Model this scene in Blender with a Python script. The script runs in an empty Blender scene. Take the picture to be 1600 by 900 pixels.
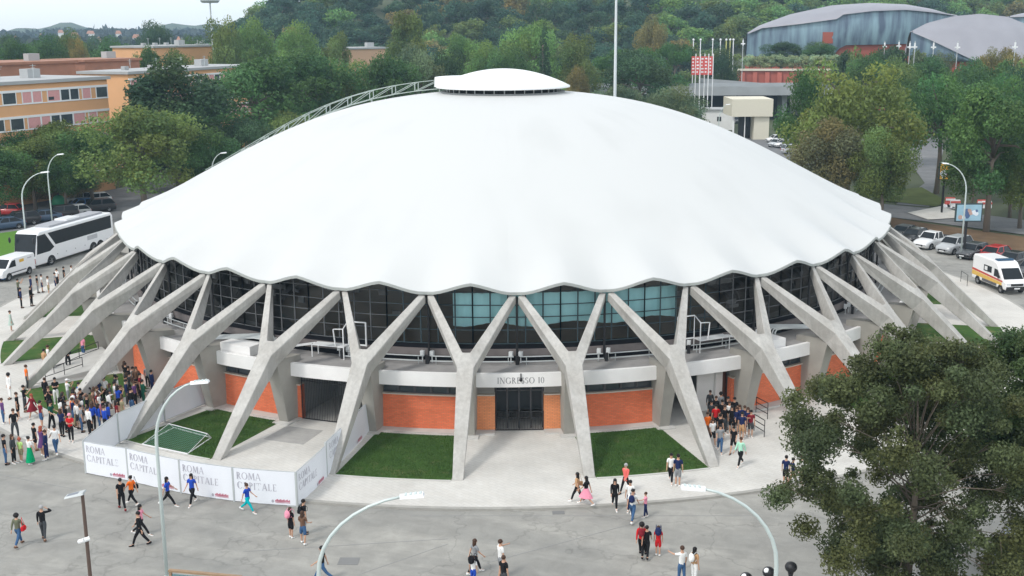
import bpy, bmesh, math, random
import numpy as np
from mathutils import Vector, Matrix
R_ = math.radians
sc = bpy.context.scene
COL = sc.collection

# ---------------------------------------------------------------- camera, sky, sun, exposure
CAM = np.array([29.2841, -90.0711, 22.8546]); YAW, PIT, ROLL, FPX = -0.3078, 0.2245, -0.0066, 1792.6
cd = np.array([math.sin(YAW)*math.cos(PIT), math.cos(YAW)*math.cos(PIT), -math.sin(PIT)])
r0 = np.array([math.cos(YAW), -math.sin(YAW), 0.0]); u0 = np.cross(r0, cd)
cr = math.cos(ROLL)*r0 + math.sin(ROLL)*u0; cu = -math.sin(ROLL)*r0 + math.cos(ROLL)*u0
camd = bpy.data.cameras.new('camera'); cam = bpy.data.objects.new('camera', camd); COL.objects.link(cam)
M = Matrix([[cr[0], cu[0], -cd[0], CAM[0]], [cr[1], cu[1], -cd[1], CAM[1]], [cr[2], cu[2], -cd[2], CAM[2]], [0, 0, 0, 1]])
cam.matrix_world = M; camd.sensor_width = 36; camd.lens = FPX/1600*36; camd.clip_start = 0.5; camd.clip_end = 9000
sc.camera = cam
SUN_AZ, SUN_EL = -150.0, 52.0
w = bpy.data.worlds.new("World"); sc.world = w; w.use_nodes = True
nt = w.node_tree; bg = nt.nodes['Background']
sky = nt.nodes.new('ShaderNodeTexSky'); sky.sky_type = 'NISHITA'; sky.sun_disc = False
sky.sun_elevation = R_(SUN_EL); sky.sun_rotation = R_(SUN_AZ); sky.air_density = 1.0; sky.dust_density = 2.5; sky.altitude = 50
tin = nt.nodes.new('ShaderNodeMix'); tin.data_type = 'RGBA'; tin.blend_type = 'MULTIPLY'; tin.inputs[0].default_value = 1
tin.inputs[6].default_value = (5.0, 5.0, 5.0, 1); tin.inputs[7].default_value = (1.0, 1.035, 1.05, 1)
mx = nt.nodes.new('ShaderNodeMix'); mx.data_type = 'RGBA'; mx.inputs[0].default_value = 0.78      # thin even cloud over the clear sky
nt.links.new(sky.outputs[0], mx.inputs[6]); nt.links.new(tin.outputs[2], mx.inputs[7])
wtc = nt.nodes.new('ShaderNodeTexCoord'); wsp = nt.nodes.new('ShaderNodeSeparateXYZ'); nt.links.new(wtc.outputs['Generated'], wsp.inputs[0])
wmr = nt.nodes.new('ShaderNodeValToRGB'); nt.links.new(wsp.outputs[2], wmr.inputs[0])      # sky brightness by height, raised above the frame to brighten the facades
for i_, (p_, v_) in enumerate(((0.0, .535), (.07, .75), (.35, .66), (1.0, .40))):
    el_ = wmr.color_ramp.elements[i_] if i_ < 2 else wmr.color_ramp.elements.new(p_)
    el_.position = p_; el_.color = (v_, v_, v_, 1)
wnz = nt.nodes.new('ShaderNodeTexNoise'); wnz.inputs['Scale'].default_value = 3; wnz.inputs['Detail'].default_value = 5; wmp = nt.nodes.new('ShaderNodeMapping'); wmp.inputs['Scale'].default_value = (1, 1, 5)
nt.links.new(wtc.outputs['Generated'], wmp.inputs[0]); nt.links.new(wmp.outputs[0], wnz.inputs['Vector'])
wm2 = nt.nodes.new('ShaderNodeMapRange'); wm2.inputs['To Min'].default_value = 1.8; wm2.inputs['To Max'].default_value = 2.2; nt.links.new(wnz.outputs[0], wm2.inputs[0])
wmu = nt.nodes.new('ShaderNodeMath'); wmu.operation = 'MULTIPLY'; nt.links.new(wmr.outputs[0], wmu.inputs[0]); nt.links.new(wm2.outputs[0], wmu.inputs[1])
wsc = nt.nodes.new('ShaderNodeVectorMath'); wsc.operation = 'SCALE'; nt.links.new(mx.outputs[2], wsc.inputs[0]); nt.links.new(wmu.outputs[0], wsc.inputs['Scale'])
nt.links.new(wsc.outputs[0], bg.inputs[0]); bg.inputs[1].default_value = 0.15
sd = bpy.data.lights.new('sun', 'SUN'); so = bpy.data.objects.new('sun', sd); COL.objects.link(so)
sd.energy = 1.0; sd.angle = R_(10); sd.color = (1.0, 0.965, 0.92)
sv = Vector((math.sin(R_(SUN_AZ))*math.cos(R_(SUN_EL)), math.cos(R_(SUN_AZ))*math.cos(R_(SUN_EL)), math.sin(R_(SUN_EL))))
so.rotation_euler = (-sv).to_track_quat('-Z', 'Y').to_euler(); so.location = (0, 0, 80)
sc.view_settings.view_transform = 'Standard'; sc.view_settings.look = 'None'; sc.view_settings.gamma = 1
sc.view_settings.use_curve_mapping = False
sc.view_settings.exposure = 0.68
sc.cycles.max_bounces = 6; sc.cycles.volume_bounces = 1; sc.cycles.transparent_max_bounces = 12
HAZE = 0.00019

# ---------------------------------------------------------------- measuring helpers (surveyed from the photograph)
def ray(px, py): return cd + cr*(px-800)/FPX - cu*(py-450)/FPX
def G(px, py, z=0.0):
    a = ray(px, py); p = CAM + (z-CAM[2])/a[2]*a; return Vector(p)
def Dp(px, py, dist):
    a = ray(px, py); return Vector(CAM + a*dist/math.hypot(a[0], a[1]))
def CY(px, py, R):
    a = ray(px, py); A = a[0]**2+a[1]**2; b = CAM[0]*a[0]+CAM[1]*a[1]; k = CAM[0]**2+CAM[1]**2-R*R
    t = (-b-math.sqrt(b*b-A*k))/A; return Vector(CAM+t*a)
def screen(p):
    v = np.array(p)-CAM; d = v@cd; return 800+FPX*(v@cr)/d, 450-FPX*(v@cu)/d
PH = 0.3377
def ang(k): return PH + k*R_(10)
def PL(R, k, z): a = ang(k); return (R*math.sin(a), -R*math.cos(a), z)

# ---------------------------------------------------------------- materials
_m = {}
def nodes(name):
    m = bpy.data.materials.new(name); m.use_nodes = True; n = m.node_tree
    return m, n, n.nodes['Principled BSDF']
def lk(n, a, b): n.links.new(a, b)
def mat(name, col, rough=0.7, metal=0.0, var=0.12, scale=3.0, bump=0.0, spec=0.5, coat=0.0):
    if name in _m: return _m[name]
    m, n, b = nodes(name)
    b.inputs['Roughness'].default_value = rough; b.inputs['Metallic'].default_value = metal
    b.inputs['Specular IOR Level'].default_value = spec; b.inputs['Coat Weight'].default_value = coat
    tc = n.nodes.new('ShaderNodeTexCoord'); nz = n.nodes.new('ShaderNodeTexNoise'); nz.inputs['Scale'].default_value = scale
    nz.inputs['Detail'].default_value = 5; lk(n, tc.outputs['Object'], nz.inputs['Vector'])
    rp = n.nodes.new('ShaderNodeMix'); rp.data_type = 'RGBA'
    rp.inputs[6].default_value = tuple(c*(1-var) for c in col)+(1,); rp.inputs[7].default_value = tuple(min(1, c*(1+var)) for c in col)+(1,)
    lk(n, nz.outputs[0], rp.inputs[0]); lk(n, rp.outputs[2], b.inputs['Base Color'])
    if bump:
        bp = n.nodes.new('ShaderNodeBump'); bp.inputs['Strength'].default_value = bump; bp.inputs['Distance'].default_value = 0.05
        lk(n, nz.outputs[0], bp.inputs['Height']); lk(n, bp.outputs[0], b.inputs['Normal'])
    _m[name] = m; return m
def mat_objcol(name, rough=0.8, spec=0.3, coat=0.0, metal=0.0, var=0.15, scale=6):
    if name in _m: return _m[name]
    m, n, b = nodes(name)
    b.inputs['Roughness'].default_value = rough; b.inputs['Specular IOR Level'].default_value = spec
    b.inputs['Coat Weight'].default_value = coat; b.inputs['Metallic'].default_value = metal
    oi = n.nodes.new('ShaderNodeObjectInfo'); tc = n.nodes.new('ShaderNodeTexCoord'); nz = n.nodes.new('ShaderNodeTexNoise')
    nz.inputs['Scale'].default_value = scale; lk(n, tc.outputs['Object'], nz.inputs['Vector'])
    mr = n.nodes.new('ShaderNodeMapRange'); mr.inputs['To Min'].default_value = 1-var; mr.inputs['To Max'].default_value = 1+var
    lk(n, nz.outputs[0], mr.inputs['Value'])
    vm = n.nodes.new('ShaderNodeVectorMath'); vm.operation = 'SCALE'; lk(n, oi.outputs['Color'], vm.inputs[0]); lk(n, mr.outputs[0], vm.inputs['Scale'])
    lk(n, vm.outputs[0], b.inputs['Base Color'])
    _m[name] = m; return m
def mat_leaf():
    m, n, b = nodes('foliage'); b.inputs['Roughness'].default_value = 0.6; b.inputs['Specular IOR Level'].default_value = 0.25
    oi = n.nodes.new('ShaderNodeObjectInfo'); at = n.nodes.new('ShaderNodeAttribute'); at.attribute_name = 'tint'
    vm = n.nodes.new('ShaderNodeVectorMath'); vm.operation = 'MULTIPLY'; lk(n, oi.outputs['Color'], vm.inputs[0]); lk(n, at.outputs['Color'], vm.inputs[1])
    lk(n, vm.outputs[0], b.inputs['Base Color'])
    tr = n.nodes.new('ShaderNodeBsdfTranslucent'); lk(n, vm.outputs[0], tr.inputs['Color'])
    ms = n.nodes.new('ShaderNodeMixShader'); ms.inputs[0].default_value = 0.35
    lk(n, b.outputs[0], ms.inputs[1]); lk(n, tr.outputs[0], ms.inputs[2]); lk(n, ms.outputs[0], n.nodes['Material Output'].inputs[0])
    return m
LEAF = mat_leaf()
CLOTH = mat_objcol('cloth', 0.9, 0.1); PAINT = mat_objcol('car_paint', 0.35, 0.5, 0.6, 0, 0.03)
SKIN = mat('skin', (0.52, 0.30, 0.20), 0.6); HAIR = mat_objcol('hair', 0.6, 0.3)
BARK = mat('bark', (0.17, 0.14, 0.11), 0.95, var=0.35, scale=4)
CONC = mat('concrete', (0.52, 0.51, 0.48), 0.9, var=0.16, scale=1.3, bump=0.15)
def mat_concrete():
    m, n, b = nodes('trestle_concrete'); b.inputs['Roughness'].default_value = 0.92; b.inputs['Specular IOR Level'].default_value = 0.2
    tc = n.nodes.new('ShaderNodeTexCoord')
    n1 = n.nodes.new('ShaderNodeTexNoise'); n1.inputs['Scale'].default_value = 0.8; n1.inputs['Detail'].default_value = 6
    n2 = n.nodes.new('ShaderNodeTexNoise'); n2.inputs['Scale'].default_value = 9; n2.inputs['Detail'].default_value = 3
    lk(n, tc.outputs['Object'], n1.inputs['Vector']); lk(n, tc.outputs['Object'], n2.inputs['Vector'])
    c1 = n.nodes.new('ShaderNodeValToRGB'); c1.color_ramp.elements[0].position = .32; c1.color_ramp.elements[1].position = .68
    c1.color_ramp.elements[0].color = (0.395, 0.38, 0.35, 1); c1.color_ramp.elements[1].color = (0.485, 0.475, 0.445, 1)
    lk(n, n1.outputs[0], c1.inputs[0])
    mp = n.nodes.new('ShaderNodeMapRange'); mp.inputs['To Min'].default_value = .88; mp.inputs['To Max'].default_value = 1.12; lk(n, n2.outputs[0], mp.inputs[0])
    vo = n.nodes.new('ShaderNodeTexVoronoi'); vo.distance = 'CHEBYCHEV'; vo.inputs['Scale'].default_value = .9; lk(n, tc.outputs['Object'], vo.inputs['Vector'])
    sx_ = n.nodes.new('ShaderNodeSeparateXYZ'); lk(n, vo.outputs['Color'], sx_.inputs[0])
    vr = n.nodes.new('ShaderNodeMapRange'); vr.inputs['To Min'].default_value = .96; vr.inputs['To Max'].default_value = 1.04; lk(n, sx_.outputs[0], vr.inputs[0])
    zs = n.nodes.new('ShaderNodeMapping'); zs.inputs['Scale'].default_value = (5, 5, .35); lk(n, tc.outputs['Object'], zs.inputs[0])
    n3 = n.nodes.new('ShaderNodeTexNoise'); n3.inputs['Scale'].default_value = 1; n3.inputs['Detail'].default_value = 5; lk(n, zs.outputs[0], n3.inputs['Vector'])
    sr = n.nodes.new('ShaderNodeMapRange'); sr.inputs['From Min'].default_value = .35; sr.inputs['From Max'].default_value = .62; sr.inputs['To Min'].default_value = .90; sr.inputs['To Max'].default_value = 1.03; lk(n, n3.outputs[0], sr.inputs[0])
    q1 = n.nodes.new('ShaderNodeMath'); q1.operation = 'MULTIPLY'; lk(n, mp.outputs[0], q1.inputs[0]); lk(n, vr.outputs[0], q1.inputs[1])
    q2 = n.nodes.new('ShaderNodeMath'); q2.operation = 'MULTIPLY'; lk(n, q1.outputs[0], q2.inputs[0]); lk(n, sr.outputs[0], q2.inputs[1])
    vm = n.nodes.new('ShaderNodeVectorMath'); vm.operation = 'SCALE'; lk(n, c1.outputs[0], vm.inputs[0]); lk(n, q2.outputs[0], vm.inputs['Scale'])
    lk(n, vm.outputs[0], b.inputs['Base Color'])
    bp = n.nodes.new('ShaderNodeBump'); bp.inputs['Strength'].default_value = .2; bp.inputs['Distance'].default_value = .03; lk(n, n2.outputs[0], bp.inputs['Height']); lk(n, bp.outputs[0], b.inputs['Normal'])
    return m
TCONC = mat_concrete()
WHITEWALL = mat('white_render', (0.80, 0.79, 0.77), 0.85, var=0.1, scale=1.1)
WHITE = mat('white_paint', (0.80, 0.81, 0.81), 0.5, var=0.03)
def mat_membrane():
    m, n, b = nodes('roof_membrane'); b.inputs['Roughness'].default_value = .55; b.inputs['Specular IOR Level'].default_value = .3
    tc = n.nodes.new('ShaderNodeTexCoord'); uv = tc.outputs['UV']
    mp = n.nodes.new('ShaderNodeMapping'); mp.inputs['Scale'].default_value = (40, 3, 1); lk(n, uv, mp.inputs[0])
    nz = n.nodes.new('ShaderNodeTexNoise'); nz.inputs['Scale'].default_value = 1; nz.inputs['Detail'].default_value = 6; lk(n, mp.outputs[0], nz.inputs['Vector'])
    n2 = n.nodes.new('ShaderNodeTexNoise'); n2.inputs['Scale'].default_value = 0.12; n2.inputs['Detail'].default_value = 4; lk(n, tc.outputs['Object'], n2.inputs['Vector'])
    ad = n.nodes.new('ShaderNodeMath'); ad.operation = 'ADD'; lk(n, nz.outputs[0], ad.inputs[0]); lk(n, n2.outputs[0], ad.inputs[1])
    cm = n.nodes.new('ShaderNodeValToRGB'); cm.color_ramp.elements[0].position = .3; cm.color_ramp.elements[1].position = .5
    cm.color_ramp.elements[0].color = (.53, .54, .53, 1); cm.color_ramp.elements[1].color = (.575, .585, .575, 1)
    hf = n.nodes.new('ShaderNodeMath'); hf.operation = 'MULTIPLY'; hf.inputs[1].default_value = .5; lk(n, ad.outputs[0], hf.inputs[0]); lk(n, hf.outputs[0], cm.inputs[0])
    lk(n, cm.outputs[0], b.inputs['Base Color'])
    return m
MEMB = mat_membrane()
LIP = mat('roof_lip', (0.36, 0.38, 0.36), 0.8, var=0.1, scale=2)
def mat_brick(name, a, b2):
    m, n, b = nodes(name); b.inputs['Roughness'].default_value = .9; b.inputs['Specular IOR Level'].default_value = .2
    tc = n.nodes.new('ShaderNodeTexCoord'); br = n.nodes.new('ShaderNodeTexBrick'); lk(n, tc.outputs['UV'], br.inputs['Vector'])
    br.inputs['Scale'].default_value = 1; br.inputs['Brick Width'].default_value = .28; br.inputs['Row Height'].default_value = .09
    br.inputs['Mortar Size'].default_value = .008; br.inputs['Color1'].default_value = a+(1,); br.inputs['Color2'].default_value = b2+(1,)
    br.inputs['Mortar'].default_value = (.42, .2, .12, 1)
    nz = n.nodes.new('ShaderNodeTexNoise'); nz.inputs['Scale'].default_value = 1.5; nz.inputs['Detail'].default_value = 5; lk(n, tc.outputs['Object'], nz.inputs['Vector'])
    mr = n.nodes.new('ShaderNodeMapRange'); mr.inputs['To Min'].default_value = .82; mr.inputs['To Max'].default_value = 1.18; lk(n, nz.outputs[0], mr.inputs[0])
    vm = n.nodes.new('ShaderNodeVectorMath'); vm.operation = 'SCALE'; lk(n, br.outputs[0], vm.inputs[0]); lk(n, mr.outputs[0], vm.inputs['Scale']); lk(n, vm.outputs[0], b.inputs['Base Color'])
    return m
BRICK = mat_brick('red_brick', (0.80, 0.195, 0.088), (0.68, 0.155, 0.07))
BRICKO = mat_brick('orange_brick', (0.80, 0.31, 0.135), (0.74, 0.27, 0.115))
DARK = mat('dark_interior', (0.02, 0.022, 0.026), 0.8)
BLACK = mat('black_steel', (0.012, 0.012, 0.014), 0.5)
STEEL = mat('galvanised_steel', (0.50, 0.53, 0.53), 0.5, 0.3, var=.1)
RUB = mat('rubber', (0.02, 0.02, 0.02), 0.85)
def mat_glass(name, tint, refl=0.06, transp=True):
    m, n, b = nodes(name); n.nodes.remove(b); out = n.nodes['Material Output']
    gl = n.nodes.new('ShaderNodeBsdfGlossy'); gl.inputs['Roughness'].default_value = .05
    tr = n.nodes.new('ShaderNodeBsdfTransparent'); tr.inputs[0].default_value = tint+(1,)
    fr = n.nodes.new('ShaderNodeFresnel'); fr.inputs[0].default_value = 1.45
    ms = n.nodes.new('ShaderNodeMixShader'); lk(n, fr.outputs[0], ms.inputs[0]); lk(n, tr.outputs[0], ms.inputs[1]); lk(n, gl.outputs[0], ms.inputs[2]); lk(n, ms.outputs[0], out.inputs[0])
    return m
GLASS = mat_glass('facade_glass', (.80, .86, .87))
CARGLASS = mat('car_glass', (0.015, 0.02, 0.024), 0.15, var=.2, spec=.2)
WINGLASS = mat('window_glass', (0.06, 0.075, 0.085), 0.1, var=.4, scale=1, spec=.8)
def mat_paving():
    m, n, b = nodes('light_paving'); b.inputs['Roughness'].default_value = .9; b.inputs['Specular IOR Level'].default_value = .2
    tc = n.nodes.new('ShaderNodeTexCoord'); mp = n.nodes.new('ShaderNodeMapping'); mp.inputs['Rotation'].default_value = (0, 0, R_(24)); lk(n, tc.outputs['Object'], mp.inputs[0])
    br = n.nodes.new('ShaderNodeTexBrick'); br.inputs['Scale'].default_value = 1; br.inputs['Brick Width'].default_value = .5; br.inputs['Row Height'].default_value = .25
    br.inputs['Mortar Size'].default_value = .012; br.inputs['Color1'].default_value = (.595, .58, .54, 1); br.inputs['Color2'].default_value = (.575, .555, .51, 1); br.inputs['Mortar'].default_value = (.50, .485, .45, 1)
    lk(n, mp.outputs[0], br.inputs['Vector'])
    n1 = n.nodes.new('ShaderNodeTexNoise'); n1.inputs['Scale'].default_value = .35; n1.inputs['Detail'].default_value = 8; n1.inputs['Roughness'].default_value = .65; lk(n, tc.outputs['Object'], n1.inputs['Vector'])
    mr = n.nodes.new('ShaderNodeMapRange'); mr.inputs['From Min'].default_value = .3; mr.inputs['From Max'].default_value = .7; mr.inputs['To Min'].default_value = .84; mr.inputs['To Max'].default_value = 1.1; lk(n, n1.outputs[0], mr.inputs[0])
    vm = n.nodes.new('ShaderNodeVectorMath'); vm.operation = 'SCALE'; lk(n, br.outputs[0], vm.inputs[0]); lk(n, mr.outputs[0], vm.inputs['Scale']); lk(n, vm.outputs[0], b.inputs['Base Color'])
    return m
def mat_asphalt(name, lo, hi, stains=True):
    m, n, b = nodes(name); b.inputs['Roughness'].default_value = .85; b.inputs['Specular IOR Level'].default_value = .3
    tc = n.nodes.new('ShaderNodeTexCoord')
    def noise(scale, det, sx=1, sy=1, rot=0):
        mp = n.nodes.new('ShaderNodeMapping'); mp.inputs['Rotation'].default_value = (0, 0, R_(rot)); mp.inputs['Scale'].default_value = (sx, sy, 1); lk(n, tc.outputs['Object'], mp.inputs[0])
        z = n.nodes.new('ShaderNodeTexNoise'); z.inputs['Scale'].default_value = scale; z.inputs['Detail'].default_value = det; z.inputs['Roughness'].default_value = .6; z.inputs['Distortion'].default_value = .6
        lk(n, mp.outputs[0], z.inputs['Vector']); return z.outputs[0]
    a = noise(.16, 8); s = noise(.25, 7, .35, 2.2, -22); f = noise(22, 3)
    ad = n.nodes.new('ShaderNodeMath'); ad.operation = 'ADD'; lk(n, a, ad.inputs[0]); lk(n, s, ad.inputs[1])
    h = n.nodes.new('ShaderNodeMath'); h.operation = 'MULTIPLY'; h.inputs[1].default_value = .5; lk(n, ad.outputs[0], h.inputs[0])
    cm = n.nodes.new('ShaderNodeValToRGB'); e = cm.color_ramp.elements; e[0].position = .36; e[0].color = lo+(1,); e[1].position = .64; e[1].color = hi+(1,)
    e.new(.5).color = tuple((x*.6+y*.4) for x, y in zip(lo, hi))+(1,)
    lk(n, h.outputs[0], cm.inputs[0])
    mr = n.nodes.new('ShaderNodeMapRange'); mr.inputs['To Min'].default_value = .84; mr.inputs['To Max'].default_value = 1.16; lk(n, f, mr.inputs[0])
    mq = noise(1.1, 6); m3 = n.nodes.new('ShaderNodeMapRange'); m3.inputs['From Min'].default_value = .35; m3.inputs['From Max'].default_value = .65; m3.inputs['To Min'].default_value = .90; m3.inputs['To Max'].default_value = 1.08; lk(n, mq, m3.inputs[0])
    wn = n.nodes.new('ShaderNodeTexNoise'); wn.inputs['Scale'].default_value = .8; wn.inputs['Detail'].default_value = 5; lk(n, tc.outputs['Object'], wn.inputs['Vector'])
    wv = n.nodes.new('ShaderNodeVectorMath'); wv.operation = 'SCALE'; wv.inputs['Scale'].default_value = 2.5; lk(n, wn.outputs['Color'], wv.inputs[0])
    wa = n.nodes.new('ShaderNodeVectorMath'); wa.operation = 'ADD'; lk(n, tc.outputs['Object'], wa.inputs[0]); lk(n, wv.outputs[0], wa.inputs[1])
    vo = n.nodes.new('ShaderNodeTexVoronoi'); vo.feature = 'DISTANCE_TO_EDGE'; vo.inputs['Scale'].default_value = .16; lk(n, wa.outputs[0], vo.inputs['Vector'])
    vr = n.nodes.new('ShaderNodeMapRange'); vr.inputs['From Min'].default_value = 0; vr.inputs['From Max'].default_value = .012; vr.inputs['To Min'].default_value = .80; vr.inputs['To Max'].default_value = 1.0; lk(n, vo.outputs['Distance'], vr.inputs[0])
    x1_ = n.nodes.new('ShaderNodeMath'); x1_.operation = 'MULTIPLY'; lk(n, mr.outputs[0], x1_.inputs[0]); lk(n, m3.outputs[0], x1_.inputs[1])
    x2_ = n.nodes.new('ShaderNodeMath'); x2_.operation = 'MULTIPLY'; lk(n, x1_.outputs[0], x2_.inputs[0]); lk(n, vr.outputs[0], x2_.inputs[1])
    vm = n.nodes.new('ShaderNodeVectorMath'); vm.operation = 'SCALE'; lk(n, cm.outputs[0], vm.inputs[0]); lk(n, x2_.outputs[0], vm.inputs['Scale'])
    lk(n, vm.outputs[0], b.inputs['Base Color'])
    return m
PAVING = mat_paving()
ASPH = mat_asphalt('worn_asphalt', (.235, .232, .215), (.355, .345, .312))
ROADM = mat_asphalt('road_asphalt', (.14, .145, .15), (.21, .21, .21))
def mat_lawn():
    m, n, b = nodes('lawn_grass'); b.inputs['Roughness'].default_value = .95; b.inputs['Specular IOR Level'].default_value = .1
    tc = n.nodes.new('ShaderNodeTexCoord'); a = n.nodes.new('ShaderNodeTexNoise'); a.inputs['Scale'].default_value = .7; a.inputs['Detail'].default_value = 7; a.inputs['Roughness'].default_value = .7; lk(n, tc.outputs['Object'], a.inputs['Vector'])
    c = n.nodes.new('ShaderNodeValToRGB'); e = c.color_ramp.elements; e[0].position = .34; e[0].color = (.035, .085, .02, 1); e[1].position = .68; e[1].color = (.15, .14, .065, 1); e.new(.52).color = (.058, .120, .028, 1)
    lk(n, a.outputs[0], c.inputs[0]); lk(n, c.outputs[0], b.inputs['Base Color']); return m
LAWN = mat_lawn()
_unused = lambda: mat('lawn_grass', (0.055, 0.115, 0.028), 0.95, var=.45, scale=2.2, bump=.3, spec=.1)
GRASS = mat('dry_grass', (0.10, 0.125, 0.04), 0.95, var=.5, scale=.4, spec=.1)
GRASSB = mat('bright_grass', (0.09, 0.20, 0.03), 0.95, var=.3, scale=2, spec=.1)
EARTH = mat('leaf_litter', (0.15, 0.10, 0.06), 0.95, var=.5, scale=.5, spec=.1)
GROUND = mat('mixed_ground', (0.085, 0.10, 0.06), 0.95, var=.5, scale=.05, spec=.1)

# ---------------------------------------------------------------- mesh builder
class MB:
    def __init__(s): s.v = []; s.f = []; s.mi = []; s.uv = []
    def add(s, vs, fs, mi=0, uv=None):
        o = len(s.v); s.v += [tuple(p) for p in vs]
        for i, f in enumerate(fs):
            s.f.append(tuple(o+j for j in f)); s.mi.append(mi); s.uv.append([uv[j] for j in f] if uv else [(0, 0)]*len(f))
    def hexa(s, p, mi=0, uv=None):   # p: 4 bottom (ccw) + 4 top
        s.add(p, [(3, 2, 1, 0), (4, 5, 6, 7), (0, 1, 5, 4), (1, 2, 6, 5), (2, 3, 7, 6), (3, 0, 4, 7)], mi, uv)
    def box(s, x0, x1, y0, y1, z0, z1, mi=0, T=None):
        p = [(x0, y0, z0), (x1, y0, z0), (x1, y1, z0), (x0, y1, z0), (x0, y0, z1), (x1, y0, z1), (x1, y1, z1), (x0, y1, z1)]
        if T is not None: p = [tuple(T @ Vector(q)) for q in p]
        s.hexa(p, mi)
    def bar(s, a, b, w, h=None, mi=0, up=(0, 0, 1)):
        h = h or w; a = Vector(a); b = Vector(b); d = (b-a); L = d.length
        if L < 1e-6: return
        d /= L; upv = Vector(up)
        if abs(d.dot(upv)) > .98: upv = Vector((1, 0, 0))
        x = d.cross(upv).normalized()*w/2; y = x.cross(d).normalized()*h/2
        s.hexa([a-x-y, a+x-y, a+x+y, a-x+y, b-x-y, b+x-y, b+x+y, b-x+y], mi)
    def tube(s, pts, rad, n=8, mi=0, cap=True):
        pts = [Vector(p) for p in pts]; rs = rad if isinstance(rad, (list, tuple)) else [rad]*len(pts)
        rings = []; o = len(s.v)
        prev = None
        for i, p in enumerate(pts):
            d = (pts[min(i+1, len(pts)-1)]-pts[max(i-1, 0)]).normalized()
            if prev is None:
                x = d.cross(Vector((0, 0, 1)) if abs(d.z) < .9 else Vector((1, 0, 0))).normalized()
            else:
                x = (prev-d*prev.dot(d)).normalized()
            prev = x; y = d.cross(x)
            for j in range(n):
                t = 2*math.pi*j/n; s.v.append(tuple(p+(x*math.cos(t)+y*math.sin(t))*rs[i]))
        for i in range(len(pts)-1):
            for j in range(n):
                a = o+i*n+j; b = o+i*n+(j+1) % n; s.f.append((a, b, b+n, a+n)); s.mi.append(mi); s.uv.append([(0, 0)]*4)
        if cap:
            s.f.append(tuple(o+j for j in range(n))[::-1]); s.mi.append(mi); s.uv.append([(0, 0)]*n)
            s.f.append(tuple(o+(len(pts)-1)*n+j for j in range(n))); s.mi.append(mi); s.uv.append([(0, 0)]*n)
    def ell(s, c, r, n=10, m=7, mi=0, T=None):
        o = len(s.v); r = r if isinstance(r, (list, tuple)) else (r, r, r)
        for i in range(m+1):
            ph = math.pi*i/m
            for j in range(n):
                t = 2*math.pi*j/n
                p = Vector((c[0]+r[0]*math.sin(ph)*math.cos(t), c[1]+r[1]*math.sin(ph)*math.sin(t), c[2]+r[2]*math.cos(ph)))
                s.v.append(tuple(T @ p if T is not None else p))
        for i in range(m):
            for j in range(n):
                a = o+i*n+j; b = o+i*n+(j+1) % n; s.f.append((a, a+n, b+n, b)); s.mi.append(mi); s.uv.append([(0, 0)]*4)
    def sector(s, R0, R1, k0, k1, z0, z1, n=4, mi=0, zf=None):  # annular solid
        vs = []; uv = []
        for i in range(n+1):
            k = k0+(k1-k0)*i/n; a = k*R_(10)*R1
            zt0 = z1 if zf is None else zf(R0, k); zt1 = z1 if zf is None else zf(R1, k)
            vs += [PL(R0, k, z0), PL(R1, k, z0), PL(R1, k, zt1), PL(R0, k, zt0)]
            uv += [(a, z0), (a, z0), (a, zt1), (a, zt0+R1-R0)]
        fs = []
        for i in range(n):
            o = i*4
            for j in range(4): fs.append((o+j, o+(j+1) % 4, o+4+(j+1) % 4, o+4+j))
        fs.append((3, 2, 1, 0)); o = n*4; fs.append((o, o+1, o+2, o+3))
        s.add(vs, fs, mi, uv)
    def mesh(s, name, mats, smooth=False):
        me = bpy.data.meshes.new(name); me.from_pydata(s.v, [], s.f)
        for m in (mats if isinstance(mats, (list, tuple)) else [mats]): me.materials.append(m)
        if s.f:
            me.polygons.foreach_set('material_index', s.mi)
            ul = me.uv_layers.new(name='UVMap'); ul.data.foreach_set('uv', [c for f in s.uv for p in f for c in p])
            if smooth: me.polygons.foreach_set('use_smooth', [True]*len(s.f))
        bm = bmesh.new(); bm.from_mesh(me); bmesh.ops.recalc_face_normals(bm, faces=bm.faces); bm.to_mesh(me); bm.free()
        me.update(); return me
    def build(s, name, mats, parent=None, smooth=False, label=None):
        o = bpy.data.objects.new(name, s.mesh(name, mats, smooth)); COL.objects.link(o)
        if parent is not None: o.parent = parent
        if label: o['label'] = label
        return o
def link(name, me, parent=None, loc=(0, 0, 0), rot=None, col=None, scale=None):
    o = bpy.data.objects.new(name, me); COL.objects.link(o); o.location = loc
    if parent is not None: o.parent = parent
    if rot is not None: o.rotation_euler = rot
    if col is not None: o.color = (*col, 1)
    if scale is not None: o.scale = scale
    return o
def tag(o, label, cat, group=None):
    o['label'] = label; o['category'] = cat
    if group: o['group'] = group
    return o
def thing(name, label, cat, loc=(0, 0, 0), rz=0.0, group=None):
    o = bpy.data.objects.new(name, None); o.empty_display_size = .3; COL.objects.link(o); o.location = loc; o.rotation_euler = (0, 0, rz)
    return tag(o, label, cat, group)
def struct(name, mb, m, smooth=False, kind='structure'):
    o = mb.build(name, m, None, smooth); o['kind'] = kind; return o
def copy_tree(o, parent=None):
    c = o.copy(); COL.objects.link(c); c.parent = parent
    for ch in list(o.children): copy_tree(ch, c)
    return c

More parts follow.
